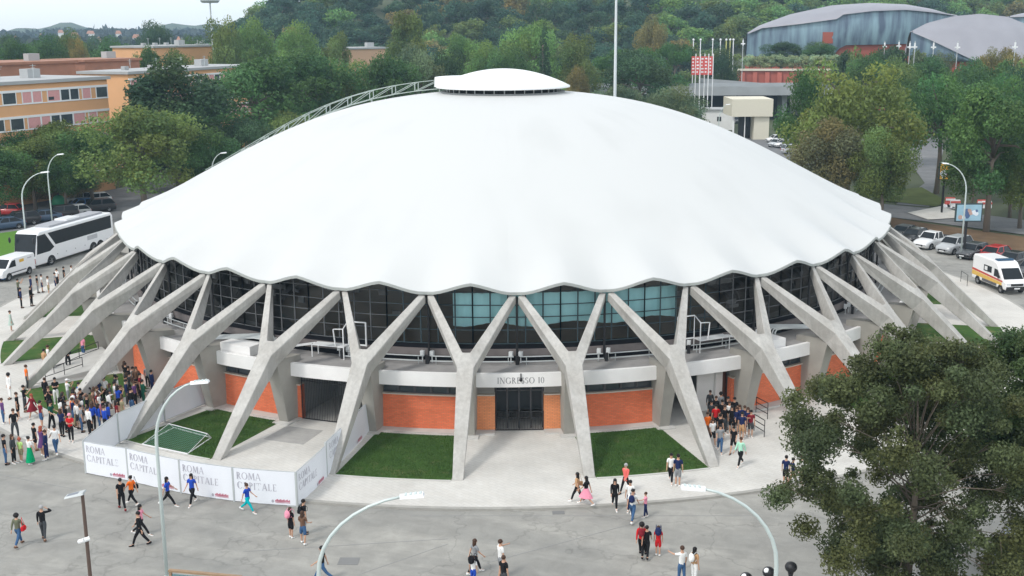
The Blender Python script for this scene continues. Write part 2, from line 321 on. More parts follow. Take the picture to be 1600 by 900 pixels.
# ---------------------------------------------------------------- stroke lettering with serifs
def arc(cx, cy, rx, ry, a0, a1, wt, wn, n=14):
    out = []
    for i in range(n):
        q = []
        for t in (a0+(a1-a0)*i/n, a0+(a1-a0)*(i+1)/n):
            c, s_ = math.cos(R_(t)), math.sin(R_(t)); wd = wn+(wt-wn)*abs(c)
            q.append(((cx+(rx)*c, cy+(ry)*s_), (cx+(rx-wd)*c, cy+(ry-wd*.8)*s_)))
        out.append([q[0][0], q[1][0], q[1][1], q[0][1]])
    return out
TK, TN = .13, .055
def st(x0, y0, x1, y1, wd=TK):
    dx, dy = x1-x0, y1-y0; 
    if abs(dy) > abs(dx)*.3: return [[(x0-wd/2, y0), (x0+wd/2, y0), (x1+wd/2, y1), (x1-wd/2, y1)]]
    return [[(x0, y0-wd/2), (x1, y1-wd/2), (x1, y1+wd/2), (x0, y0+wd/2)]]
def sf(x, y, w_=.26): h = .035; return [[(x-w_/2, y-(0 if y < .5 else h)), (x+w_/2, y-(0 if y < .5 else h)), (x+w_/2, y+(h if y < .5 else 0)), (x-w_/2, y+(h if y < .5 else 0))]]
GL = {
 'I': (.36, st(.18, 0, .18, 1)+sf(.18, 0)+sf(.18, 1)),
 'L': (.62, st(.18, 0, .18, 1)+sf(.18, 0)+sf(.18, 1)+st(.18, .03, .56, .03, TN)+st(.55, 0, .55, .2, .04)),
 'E': (.64, st(.18, 0, .18, 1)+sf(.18, 0)+sf(.18, 1)+st(.18, .03, .56, .03, TN)+st(.18, .97, .54, .97, TN)+st(.18, .52, .46, .52, TN)+st(.55, 0, .55, .18, .04)+st(.53, .82, .53, 1, .04)),
 'T': (.74, st(.37, 0, .37, 1)+sf(.37, 0)+st(.04, .97, .70, .97, TN)+st(.05, .8, .05, 1, .04)+st(.69, .8, .69, 1, .04)),
 'P': (.62, st(.18, 0, .18, 1)+sf(.18, 0)+sf(.18, 1)+arc(.22, .73, .36, .27, -90, 90, TK, TN)),
 'R': (.74, st(.18, 0, .18, 1)+sf(.18, 0)+sf(.18, 1)+arc(.22, .75, .34, .25, -90, 90, TK, TN)+st(.34, .5, .66, 0)+sf(.68, 0, .2)),
 'O': (.92, arc(.46, .5, .43, .52, 0, 360, TK*1.1, TN, 28)),
 'C': (.84, arc(.46, .5, .43, .52, 45, 315, TK*1.1, TN, 22)+st(.76, .72, .76, .9, .05)+st(.76, .1, .76, .26, .05)),
 'G': (.90, arc(.46, .5, .43, .52, 45, 320, TK*1.1, TN, 22)+st(.76, .72, .76, .9, .05)+st(.76, .08, .76, .42)+sf(.76, .46, .22)),
 'S': (.56, arc(.27, .74, .22, .26, 20, 250, TK, TN, 14)+arc(.28, .26, .24, .27, -160, 80, TK, TN, 14)),
 'N': (.86, st(.15, 0, .15, 1, TN)+st(.17, 1, .70, 0)+st(.72, 0, .72, 1, TN)+sf(.15, 0)+sf(.12, 1)+sf(.72, 1)),
 'M': (1.0, st(.13, 0, .18, 1, TN)+st(.2, 1, .5, .1)+st(.5, .1, .80, 1, TN)+st(.88, 0, .82, 1)+sf(.13, 0)+sf(.88, 0)+sf(.15, 1, .2)+sf(.85, 1, .2)),
 'A': (.82, st(.10, 0, .40, 1, TN)+st(.72, 0, .42, 1)+st(.22, .34, .62, .34, TN)+sf(.10, 0, .22)+sf(.72, 0, .26)),
 '1': (.36, st(.18, 0, .18, 1)+sf(.18, 0)+st(.06, .85, .18, .99, TN)),
 '0': (.62, arc(.31, .5, .27, .52, 0, 360, TK, TN, 24)),
 ' ': (.38, [])}
def text_width(t): return sum(GL[c][0]+.06 for c in t)
def put_text(mb, t, u, v, h, pos, mi=0):   # pos(u, v) -> 3D
    for c in t:
        w_, qs = GL[c]
        for q in qs: mb.add([pos(u+x*h, v+y*h) for x, y in q], [(0, 1, 2, 3)], mi)
        u += (w_+.06)*h
    return u

# ================================================================ SETTING
rng = random.Random(7)
b = MB(); b.v = []; NS = 72
def disc(R, z, cx=0, cy=0, rings=1):
    m = MB(); vs = [(cx, cy, z)]+[(cx+R*math.cos(2*math.pi*i/NS), cy+R*math.sin(2*math.pi*i/NS), z) for i in range(NS)]
    m.add(vs, [(0, i+1, (i+1) % NS+1) for i in range(NS)]); return m
def poly(pts, z):
    m = MB(); m.add([(p[0], p[1], z) for p in pts], [tuple(range(len(pts)))]); return m
struct('ground', disc(6000, -.16), GROUND)
pz = [G(-500, 470), G(-700, 700), G(-100, 1100), G(400, 1700), G(1300, 1700), G(2100, 1000), G(1900, 620), G(1900, 470), G(1640, 425), G(1500, 386), G(1415, 352), G(1390, 372)]
piazza = [(-95, -30), (-90, -95), (0, -110), (60, -100), (90, -60), (75, 10), (54, 26), (47, 33), (38, 42), (28, 48), (0, 56), (-30, 60), (-52, 44), (-57, 27), (-66, 0)]
struct('piazza_road', poly(piazza, -.10), ASPH)
# left car park and access road
struct('car_park', poly([G(-80, 345), G(40, 318), G(170, 296), G(330, 262), G(420, 255), G(300, 320), G(190, 360), G(40, 372), G(-90, 392)], -.12), ROADM)
struct('grass_verge', poly([G(-60, 408), G(-60, 372), G(28, 360), G(60, 372), G(40, 392), G(0, 402)], -.02), GRASSB)
# right side: leaf litter strip, road, crossing
struct('leaf_litter_verge', poly([G(1385, 338), G(1440, 347), G(1620, 372), G(1760, 400), G(1760, 440), G(1610, 402), G(1500, 384), G(1400, 362)], -.05), EARTH)
struct('road', poly([G(1360, 316), G(1470, 326), G(1620, 345), G(1800, 372), G(1800, 398), G(1620, 368), G(1440, 344), G(1380, 337)], -.08), ROADM)
struct('avenue_road', poly([G(1452, 322), G(1475, 230), G(1470, 215), G(1180, 214), G(1100, 212), G(1100, 240), G(1440, 240), G(1442, 290), G(1402, 312), G(1560, 336), G(1640, 330), G(1560, 260), G(1530, 215), G(1500, 215), G(1478, 225)][:4]+[G(1100, 212), G(1100, 245), G(1420, 250), G(1445, 285), G(1400, 318)], -.09), ROADM)
struct('pavement_island', poly([G(1418, 332), G(1470, 322), G(1495, 330), G(1500, 340), G(1450, 343)], .0), PAVING)
struct('grass_island', poly([G(1365, 300), G(1440, 292), G(1482, 315), G(1462, 322), G(1372, 312)], -.03), GRASS)
m = MB()
for i in range(8):
    p = G(1478+i*7, 318+i*1.2); m.box(p.x-.4, p.x+.4, p.y-3, p.y+3, -.076, -.072)
struct('crossing_marking', m, WHITE)
# sidewalk ring with kerb
m = MB(); m.sector(30.6, 42.55, 0, 36, -.3, 0, 144); struct('sidewalk', m, PAVING)
m = MB(); m.sector(42.554, 42.80, 0, 36, -.3, .006, 144); struct('kerb', m, mat('kerb_stone', (.34, .33, .30), .9, var=.25, scale=2))
# lawns in the odd bays
lawn_bays = [-7, -5, -3, -1, 1, 4, 5, 7, 9, 11, -9, -11, -13]
for kb in lawn_bays:
    a0, a1 = kb-.45, kb+.45
    if kb == -3: a0 = kb-.48
    m = MB(); m.sector(32.75, 39.3, a0, a1, -.2, .035, 8); struct('lawn', m, LAWN)
    e = MB(); e.sector(32.55, 32.75, a0, a1, -.2, .07, 8); e.sector(39.3, 39.42, a0, a1, -.2, .05, 8)
    struct('lawn_edging', e, CONC)
# grass blades
def blades(name, kb, n, seed):
    r = np.random.RandomState(seed); k = kb+(r.rand(n)-.5)*.88; R = np.sqrt(32.8**2+r.rand(n)*(39.2**2-32.8**2)); a = PH+k*R_(10)
    x = R*np.sin(a); y = -R*np.cos(a); t = r.rand(n)*6.283; wd = .018; h = .05+.05*r.rand(n)
    V = np.zeros((n, 3, 3)); V[:, 0] = np.stack([x-wd*np.cos(t), y-wd*np.sin(t), np.full(n, .03)], 1); V[:, 1] = np.stack([x+wd*np.cos(t), y+wd*np.sin(t), np.full(n, .03)], 1)
    V[:, 2] = np.stack([x+.04*np.sin(t*3), y+.04*np.cos(t*5), .03+h], 1)
    return V
V = np.concatenate([blades('', kb, 22000, kb+50) for kb in (-3, -1, 1)])
me = bpy.data.meshes.new('grass'); nf = len(V); me.vertices.add(nf*3); me.vertices.foreach_set('co', V.reshape(-1)); me.loops.add(nf*3); me.loops.foreach_set('vertex_index', np.arange(nf*3))
me.polygons.add(nf); me.polygons.foreach_set('loop_start', np.arange(nf)*3); me.polygons.foreach_set('loop_total', np.full(nf, 3)); me.update(); me.validate()
me.materials.append(mat('grass_blade', (.070, .138, .034), .8, var=.5, scale=.9, spec=.2)); o = link('grass', me); o['kind'] = 'stuff'
# repaired slabs in front of the left gate
m = MB(); m.sector(33.2, 35.6, -2.42, -2.0, -.1, .008, 3); struct('worn_slab', m, mat('worn_slab', (.36, .35, .33), .9, var=.25, scale=2))
def seam(p, q): m.bar((p.x, p.y, -.094), (q.x, q.y, -.094), .035, .006)
m = MB()
for a, c_ in (((380, 862), (700, 842)), ((560, 898), (700, 850)), ((0, 742), (120, 765)), ((760, 880), (990, 818)), ((640, 806), (1180, 806))):
    seam(G(*a, z=-.1), G(*c_, z=-.1))
struct('asphalt_joint', m, mat('joint_tar', (.27, .27, .262), .9))
m = MB(); g_ = G(545, 877, z=-.1); m.box(-.45, .45, -.35, .35, .003, .012, 0, Matrix.Translation(g_) @ Matrix.Rotation(R_(15), 4, 'Z'))
mh = m.build('manhole_cover', mat('cast_iron', (.19, .19, .185), .7)); tag(mh, 'small rectangular metal manhole cover set in the grey asphalt', 'manhole cover')

for kd in (-4.4, -1.9, .2, 1.7):
    p_d = PL(43.15, kd, -.1); m = MB(); m.box(-.3, .3, -.2, .2, .003, .012); 
    for i_ in range(5): m.box(-.24+i_*.105, -.20+i_*.105, -.15, .15, .0125, .02)
    dg_ = m.build('drain_grate', mat('cast_iron', (.19, .19, .185))); dg_.location = p_d; dg_.rotation_euler = (0, 0, ang(kd)); tag(dg_, 'small iron drain grate in the asphalt along the kerb', 'drain grate')
# ================================================================ THE SPORTS HALL
HALL = thing('sports_hall', 'round sports hall with white scalloped dome on Y shaped concrete trestles', 'sports hall')
def prof(R): return 2.507e-5*R**4-1.4083e-3*R**3+.013617*R*R-.1286*R+18.066
def shell_z(R, k, off=0):
    t = min(max((R-25.0)/5.3, 0), 1); wv = t*t
    ph_ = k % 1.0            # trestles at half-integers carry peaks ; valleys at integers
    s_ = .5-.5*math.cos(2*math.pi*ph_); s_ = .55*s_+.45*(1-abs(2*ph_-1))
    return prof(R)+wv*(-.78+.86*s_)+off
def edge_R(k): return 30.25+.5*abs(math.sin(math.pi*(k % 1.0)))
m = MB(); NK = 36*12; NR = 34; vs = []; uv = []
for i in range(NR+1):
    for j in range(NK):
        k = j/12; Re = edge_R(k); R = 5.0+(Re-5.0)*i/NR
        vs.append(PL(R, k, shell_z(R, k))); uv.append((k/36, R/31))
fs = [(i*NK+j, i*NK+(j+1) % NK, (i+1)*NK+(j+1) % NK, (i+1)*NK+j) for i in range(NR) for j in range(NK)]
m.add(vs, fs, 0, uv); m.build('roof_shell', MEMB, HALL, True)
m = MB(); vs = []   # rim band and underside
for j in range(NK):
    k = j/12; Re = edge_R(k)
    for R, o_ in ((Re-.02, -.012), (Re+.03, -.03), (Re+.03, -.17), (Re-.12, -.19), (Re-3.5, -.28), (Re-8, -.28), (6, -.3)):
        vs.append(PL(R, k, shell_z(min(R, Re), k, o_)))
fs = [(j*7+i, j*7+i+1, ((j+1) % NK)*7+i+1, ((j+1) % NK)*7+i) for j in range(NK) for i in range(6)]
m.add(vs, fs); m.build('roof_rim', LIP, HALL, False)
# ring, lantern and cap
m = MB()
m.sector(4.7, 5.05, 0, 36, 17.0, 17.72, 72); m.build('lantern_ring', mat('ring_grey', (.22, .23, .23), .7), HALL)
m = MB(); m.sector(4.35, 4.45, 0, 36, 17.3, 18.2, 72); m.build('lantern_glazing', CARGLASS, HALL)
for i in range(36):
    m = MB(); p = PL(4.6, i, 17.6); q = PL(4.6, i, 18.15); m.bar(p, q, .07, .07); m.build('lantern_post', STEEL, HALL)
m = MB(); vs = []; n = 72; NRc = 10
for i in range(NRc+1):
    t = i/NRc; R = 5.45*t
    for j in range(n):
        k = j/2; z = 18.13+1.37*(1-t**2.0)**1.0
        vs.append(PL(R, k, z))
fs = [(i*n+j, i*n+(j+1) % n, (i+1)*n+(j+1) % n, (i+1)*n+j) for i in range(NRc) for j in range(n)]
o_ = len(vs)
for R, z in ((5.45, 18.02), (4.2, 17.98)):
    for j in range(n): vs.append(PL(R, j/2, z))
fs += [(NRc*n+j, NRc*n+(j+1) % n, o_+(j+1) % n, o_+j) for j in range(n)]
fs += [(o_+j, o_+(j+1) % n, o_+n+(j+1) % n, o_+n+j) for j in range(n)]
m.add(vs, fs); CAP = m.build('roof_cap', WHITE, HALL, True)
# raised lip on the cap where the gantry starts
def gk(az): return (R_(az)-PH)/R_(10)
kG = gk(268)
m = MB(); vs = []
for i in range(7):
    k = kG-2.6+5.2*i/6; e_ = math.sin(math.pi*i/6)
    vs += [PL(3.9, k, 18.78), PL(5.3+.42*e_**.4, k, 18.05), PL(5.3+.36*e_**.4, k, 18.82), PL(3.9, k, 18.86)]
fs = []
for i in range(6):
    for j in range(4): fs.append((i*4+j, i*4+(j+1) % 4, i*4+4+(j+1) % 4, i*4+4+j))
fs += [(3, 2, 1, 0), (24, 25, 26, 27)]
m.add(vs, fs); m.build('cap_lip', WHITE, CAP)
# inspection gantry: a curved truss ladder over the shell
m = MB()
def gp(R, side, dz):
    a = ang(kG); p = Vector(PL(R, kG, prof(R)+dz)); t = Vector((math.cos(a), math.sin(a), 0)); return p+t*side*.35
Rs = [5.6+2.1*i for i in range(12)]
for sd_ in (-1, 1):
    for i in range(len(Rs)-1):
        m.bar(gp(Rs[i], sd_, .28), gp(Rs[i+1], sd_, .28), .06); m.bar(gp(Rs[i], sd_, 1.0), gp(Rs[i+1], sd_, 1.0), .05)
        m.bar(gp(Rs[i], sd_, 1.0), gp(Rs[i+1], sd_, .28), .045)
        m.bar(gp(Rs[i], sd_, .28), gp(Rs[i], sd_, 1.0), .06)
for i in range(len(Rs)):
    m.bar(gp(Rs[i], -1, .28), gp(Rs[i], 1, .28), .05)
    if i % 3 == 0: m.bar(gp(Rs[i], 0, .28), gp(Rs[i], 0, .02), .12)
m.build('inspection_gantry', mat('gantry_steel', (.36, .42, .39), .6), HALL)
# trestles (one mesh each), at half-integer k
PIERC = mat('pier_concrete', (.34, .325, .29), .9, var=.18, scale=1.2)
def trestle(kc):
    a = ang(kc); er = Vector((math.sin(a), -math.cos(a), 0)); et = Vector((math.cos(a), math.sin(a), 0))
    def P(s_, R, z): return er*R+et*s_+Vector((0, 0, z))
    nn = Vector((0, 0, 0))
    pts = {}
    out = [('f0', -.29, 39.25, 0), ('f1', .29, 39.25, 0), ('k0', -.47, 34.35, 4.62), ('k1', .47, 34.35, 4.62),
           ('c0', -.22, 33.72, 5.28), ('c1', .22, 33.72, 5.28)]
    hb = 30.2*math.tan(R_(5))
    out += [('a0', -hb+.07, 30.12, 7.66), ('b0', -hb+.42, 30.12, 7.72), ('a1', hb-.07, 30.12, 7.66), ('b1', hb-.42, 30.12, 7.72)]
    thick = {'f': (-.62, 0.0), 'k': (-.72, -.78), 'c': (-.62, -.72), 'a': (-.10, -.50), 'b': (-.10, -.50)}
    vs = []; idx = {}
    for n_, s_, R, z in out:
        idx[n_] = len(vs); vs.append(P(s_, R, z))
    for n_, s_, R, z in out:
        dR, dz = thick[n_[0]]; ss = s_*.88 if n_[0] in 'fk' else s_
        idx['i'+n_] = len(vs); vs.append(P(ss, R+dR, z+dz))
    F = [['f0', 'f1', 'k1', 'k0'], ['k0', 'k1', 'c1', 'c0'], ['k0', 'c0', 'b0', 'a0'], ['k1', 'a1', 'b1', 'c1']]
    fs = []
    for f in F: fs.append([idx[x] for x in f]); fs.append([idx['i'+x] for x in f][::-1])
    loop = ['f0', 'f1', 'k1', 'a1', 'b1', 'c1', 'c0', 'b0', 'a0', 'k0']
    for i in range(len(loop)):
        p, q = loop[i], loop[(i+1) % len(loop)]; fs.append([idx[p], idx['i'+p], idx['i'+q], idx[q]])
    m = MB(); m.add(vs, fs)
    o = m.build('trestle', TCONC, HALL)
    bv = o.modifiers.new('bevel', 'BEVEL'); bv.width = .03; bv.segments = 1; bv.limit_method = 'ANGLE'
    # vertical pier that steadies the trestle
    m = MB(); P2 = lambda s_, R, z: P(s_, R, z)
    m.hexa([P2(-.33, 31.35, -.1), P2(.36, 31.35, -.1), P2(.30, 32.75, -.1), P2(-.30, 32.75, -.1), P2(-.42, 31.35, 3.9), P2(.42, 31.35, 3.9), P2(.42, 33.8, 4.15), P2(-.42, 33.8, 4.15)])
    m.build('pier', PIERC, HALL)
    m = MB(); m.hexa([P2(-.55, 31.9, -.1), P2(.55, 31.9, -.1), P2(.55, 33.2, -.1), P2(-.55, 33.2, -.1), P2(-.55, 31.9, .09), P2(.55, 31.9, .09), P2(.55, 33.2, .09), P2(-.55, 33.2, .09)])
    m.build('pier_base', CONC, HALL)
for i in range(36): trestle(i-.5)
# deck, fascia
m = MB(); m.sector(26.0, 32.18, 0, 36, 3.2, 3.56, 144); m.build('terrace_deck', mat('deck_grey', (.30, .29, .28), .9, var=.25, scale=1.5), HALL)
m = MB(); m.sector(32.182, 32.42, 0, 36, 2.84, 3.64, 144); FAS = m.build('fascia', WHITEWALL, HALL)
# lettering on the fascia
m = MB(); T_ = 'INGRESSO 10'; h_ = .36; wd_ = text_width(T_)*h_

p_ = CY(814, 597, 32.42); kc_ = (math.atan2(p_.x, -p_.y)-PH)/R_(10)
put_text(m, T_, -wd_/2, 3.06, h_, lambda u, v: PL(32.427, kc_+u/32.42/R_(10), v))
m.build('lettering', mat('letter_grey', (.20, .20, .21), .6), FAS)
m = MB(); q = PL(32.47, kc_, 3.3); m.ell(q, (.10, .10, .12)); m.bar(PL(32.45, kc_, 3.66), q, .05); m.build('camera_dome', BLACK, FAS)
# ground floor bays
FRAME = mat('window_frame', (.55, .56, .55), .6)
SILL = mat('stone_sill', (.55, .48, .40), .8)
def brick_wall(k0, k1, z1=2.1, mt=BRICK):
    m = MB(); m.sector(31.4, 31.8, k0, k1, -.1, z1, 6); o = m.build('brick_wall', mt, HALL)
    m = MB(); m.sector(31.38, 31.9, k0, k1, z1, z1+.07, 6); m.build('sill', SILL, o)
    m = MB(); m.sector(31.802, 32.5, k0, k1, -.1, .085, 6); m.build('plinth', CONC, o)
def window_strip(k0, k1, n=5):
    m = MB(); m.sector(31.55, 31.6, k0, k1, 2.18, 2.84, 6); o = m.build('window', WINGLASS, HALL)
    m = MB()
    for i in range(n+1):
        k = k0+(k1-k0)*i/n; m.sector(31.62, 31.7, k-.012, k+.012, 2.22, 2.8, 1)
    m.sector(31.62, 31.7, k0, k1, 2.172, 2.22, 4); m.sector(31.62, 31.7, k0, k1, 2.8, 2.838, 4)
    m.build('frame', mat('dark_frame', (.07, .07, .075), .5), o)
def gate(k0, k1, z0=.05, z1=2.78, n=26, R=31.75, nm='gate'):
    m = MB()
    for i in range(n+1):
        k = k0+(k1-k0)*i/n; wd = .05 if i in (0, n, n//2) else .022; m.bar(PL(R, k, z0), PL(R, k, z1), wd)
    for z in (z0, z1-.35, z1):
        for i in range(6): m.bar(PL(R, k0+(k1-k0)*i/6, z), PL(R, k0+(k1-k0)*(i+1)/6, z), .045)
    m.build(nm, BLACK, HALL)
ENTR = [0, -2, 2, -6, 6, 10, -10, 14]
GREYW = mat('vestibule_wall', (.30, .31, .31), .8)
for kb in range(-17, 19):
    if kb in ENTR:
        # recess
        m = MB(); m.sector(26.5, 27.0, kb-.5, kb+.5, -.1, 3.2, 4); m.sector(27, 31.36, kb-.5, kb-.46, 0, 3.2, 1); m.sector(27, 31.36, kb+.46, kb+.5, 0, 3.2, 1)
        m.build('vestibule', GREYW if kb != 2 else GREYW, HALL)
        m = MB(); m.sector(26.5, 31.9, kb-.5, kb+.5, -.25, .005, 4); m.build('vestibule_floor', CONC, HALL)
        for s0, s1 in ((-.3, -.02), (.02, .3)):
            m = MB(); m.sector(27.05, 27.1, kb+s0, kb+s1, .05, 2.4, 2); d_ = m.build('door', mat('dark_door', (.03, .035, .04), .4), HALL)
            m = MB(); m.bar(PL(27.16, kb+(s1 if s0 < 0 else s0)*.8, .9), PL(27.16, kb+(s1 if s0 < 0 else s0)*.8, 1.3), .05); m.build('handle', STEEL, d_)
    elif True:
        brick_wall(kb-.46, kb+.46); window_strip(kb-.44, kb+.44)
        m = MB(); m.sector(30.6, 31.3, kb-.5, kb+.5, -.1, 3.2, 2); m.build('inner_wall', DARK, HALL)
brick_wall(-.44, -.245, 2.15, BRICKO); brick_wall(.265, .44, 2.15, BRICKO)
for a, c_ in ((-.44, -.25), (.27, .44)):
    m = MB()
    for i in range(11): m.sector(31.6, 31.68, a, c_, 2.25+i*.055, 2.28+i*.055, 2)
    m.sector(31.5, 31.55, a, c_, 2.2, 2.84, 2); m.build('louvre', mat('louvre_grey', (.42, .40, .37), .7), HALL)
gate(-.24, .26, .05, 1.15, 30); gate(-2.38, -1.58, .05, 2.75, 40)
# dark glazed entrance screen behind gate 10
m = MB(); m.sector(31.2, 31.25, -.24, .26, 1.1, 2.84, 3); o = m.build('entrance_screen', CARGLASS, HALL)
m = MB()
for i in range(5): m.bar(PL(31.3, -.24+.125*i, 0), PL(31.3, -.24+.125*i, 2.84), .09)
m.bar(PL(31.3, -.24, 2.3), PL(31.3, .26, 2.3), .06); m.build('frame', mat('dark_frame', (.07, .07, .075)), o)
brick_wall(-2.45, -2.39); brick_wall(2.40, 2.46)
m = MB(); m.sector(29.2, 31.2, 2.27, 2.36, 0, 3.0, 1); m.sector(30.9, 31.0, 2.05, 2.27, 0, 2.9, 1); m.build('partition', WHITEWALL, HALL)
m = MB(); m.sector(31.05, 31.1, 2.28, 2.42, .02, 2.5, 2); m.build('door', mat('brown_door', (.12, .045, .03), .6), HALL, label='brown door beside the white partition')
for kb in (-6,):
    m = MB(); m.sector(31.05, 31.1, kb-.35, kb-.02, .02, 2.6, 2); m.build('door', mat('brown_door', (.12, .045, .03)), HALL, label='brown double door')
    gate(kb+.0, kb+.42, .05, 2.7, 18)
# ---- glazed facade on the terrace
GR = 29.55
def gz(k): return shell_z(GR, k, -.26)
CURT = mat('pale_blue_fabric', (.60, .96, .98), .8, var=.15, scale=1.5)
MULL = mat('mullion', (.035, .06, .07), .5)
MULG = mat('mullion_grey', (.10, .105, .11), .5)
for kb in range(-17, 19):
    m = MB(); n = 10; vs = []; fs = []
    for i in range(n+1):
        k = kb-.5+i/n; vs += [PL(GR, k, 4.62), PL(GR, k, gz(k))]
    fs = [(2*i, 2*i+2, 2*i+3, 2*i+1) for i in range(n)]
    # bays run peak to peak so each spans one valley; split at valleys is hidden behind the downpipe
    m.add(vs, fs); g = m.build('glazing', GLASS, HALL)
    m = MB()
    for i in range(6):
        k = kb-.4+.2*i-.1; m.bar(PL(GR+.03, k, 4.6), PL(GR+.03, k, gz(k)), .055, .07)
    for z in (4.62, 5.45, 6.22, 6.95, 7.72):
        for i in range(4):
            ka, kb2 = kb-.5+i/4, kb-.5+(i+1)/4
            if z < min(gz(ka), gz(kb2)): m.bar(PL(GR+.03, ka, z), PL(GR+.03, kb2, z), .045, .05)
    m.build('mullion', MULL if kb in (-1, 0, 1, 2) else MULG, g)
m = MB(); m.sector(29.35, GR+.02, 0, 36, 3.5, 4.62, 144); m.build('parapet', mat('parapet_black', (.010, .011, .014), .8, spec=.1), HALL)
# curtains hanging inside
for ka, kb_ in ((-.73, .02), (.02, 1.0), (1.0, 1.93)):
    m = MB(); n = 24; vs = []
    for i in range(n+1):
        k = ka+(kb_-ka)*i/n; sag = .13*math.sin(math.pi*i/n*2.0+.6)
        rr = GR-.2+.05*math.sin(i*1.9); vs += [PL(rr, k, 5.72-sag), PL(rr, k, 7.62)]
    m.add(vs, [(2*i, 2*i+2, 2*i+3, 2*i+1) for i in range(n)]); m.build('blind', CURT, HALL, True)
# interior: stepped stands, inner lining
m = MB()
for i in range(13): m.sector(28.9-i*.85, 29.3-i*.85+.45, 0, 36, 3.9-i*.3, 4.3-i*.3, 72)
m.build('seating_tier', mat('tier_concrete', (.17, .15, .145), .9, var=.4, scale=1.2), HALL)
m = MB(); m.sector(0.1, 19, 0, 36, -.1, .1, 36); m.build('court_floor', mat('court_floor', (.30, .17, .08), .5), HALL)
m = MB()
r2 = random.Random(3)
for i in range(46):
    k = r2.uniform(-5, 6); z = r2.uniform(4.9, 7.3); R = r2.uniform(26.5, 28.6)
    m.sector(R, R+.1, k, k+r2.uniform(.05, .25), z, z+r2.uniform(.1, .5), 2)
m.build('interior_fitting', mat('inner_fitting', (.22, .20, .20), .8), HALL)
# downpipes, pipes along the terrace
for i in range(36):
    m = MB(); m.tube([PL(29.85, i, 3.56), PL(29.85, i, 7.5)], .07, 8); m.box(-.09, .09, -.09, .09, 0, .5, 0, Matrix.Translation(PL(30.35, i, 3.56))); m.build('downpipe', BLACK, HALL)
    m = MB()
    if i-36*(i > 18) not in (-3, 3, 4, -4):
        for R, z in ((30.5, 3.78), (30.3, 4.02)):
            m.tube([PL(R, i+.04+.92*j/6, z) for j in range(7)], .038, 8)
        for j in (.1, .5, .9): m.bar(PL(30.4, i+j, 3.56), PL(30.4, i+j, 4.0), .04)
        m.build('terrace_pipe', STEEL, HALL)
r2 = random.Random(5)
for i in range(-6, 7):
    for dk in (-.07, .04):
        m = MB(); m.box(-.11, .11, -.11, .11, 0, .3, 0, Matrix.Translation(PL(30.0, i+dk, 3.95))); m.bar(PL(30, i+dk, 3.56), PL(30, i+dk, 3.97), .05)
        m.build('floodlight', mat('lamp_white', (.7, .72, .72), .5), HALL)
# bundles of bent pipes beside the stair wells
for kb, sg in ((-2.97, 1), (3.12, -1)):
    m = MB()
    for j in range(6):
        R = 30.1+.22*j
        m.tube([PL(R, kb-sg*.9, 3.75), PL(R, kb-.1*sg, 4.45), PL(R, kb, 4.45), PL(R, kb+.02*sg, 4.3), PL(R, kb+.03*sg, 3.56)], .05, 7)
    m.build('pipe_bundle', STEEL, HALL)
    m = MB(); m.sector(30.9, 32.1, kb-.45, kb-.02, 3.56, 4.15, 2); m.build('stair_box', WHITEWALL, HALL)
# white steel hoist frames on the terrace
for kb, sg in ((-2.06, 1), (2.22, -1)):
    m = MB()
    c = [PL(30.6, kb-.3*sg, 4.35), PL(30.6, kb+.1*sg, 4.35), PL(29.9, kb+.1*sg, 4.35), PL(29.9, kb-.3*sg, 4.35)]
    up = [PL(30.6, kb+.1*sg, 5.45), PL(29.9, kb+.1*sg, 5.75), PL(29.9, kb+.32*sg, 5.75), PL(30.6, kb-.02*sg, 5.4)]
    m.hexa([Vector(p)-Vector((0, 0, .06)) for p in c]+c)
    for p in c: m.bar((p[0], p[1], 3.56), p, .05)
    m.bar(c[1], up[0], .06); m.bar(PL(30.6, kb-.0*sg, 4.35), up[3], .06); m.bar(up[0], up[1], .05); m.bar(c[2], up[1], .05); m.bar(up[0], up[3], .05)
    m.bar(PL(29.9, kb+.32*sg, 4.3), up[2], .08); m.bar(up[1], up[2], .07); m.bar(PL(29.9, kb+.32*sg, 4.35), c[2], .07)
    m.bar(PL(30.6, kb-.3*sg, 4.35), PL(30.6, kb-.85*sg, 3.7), .06); m.bar(PL(30.2, kb-.3*sg, 4.35), PL(30.2, kb-.85*sg, 3.7), .06)
    m.build('hoist_frame', WHITE, HALL)

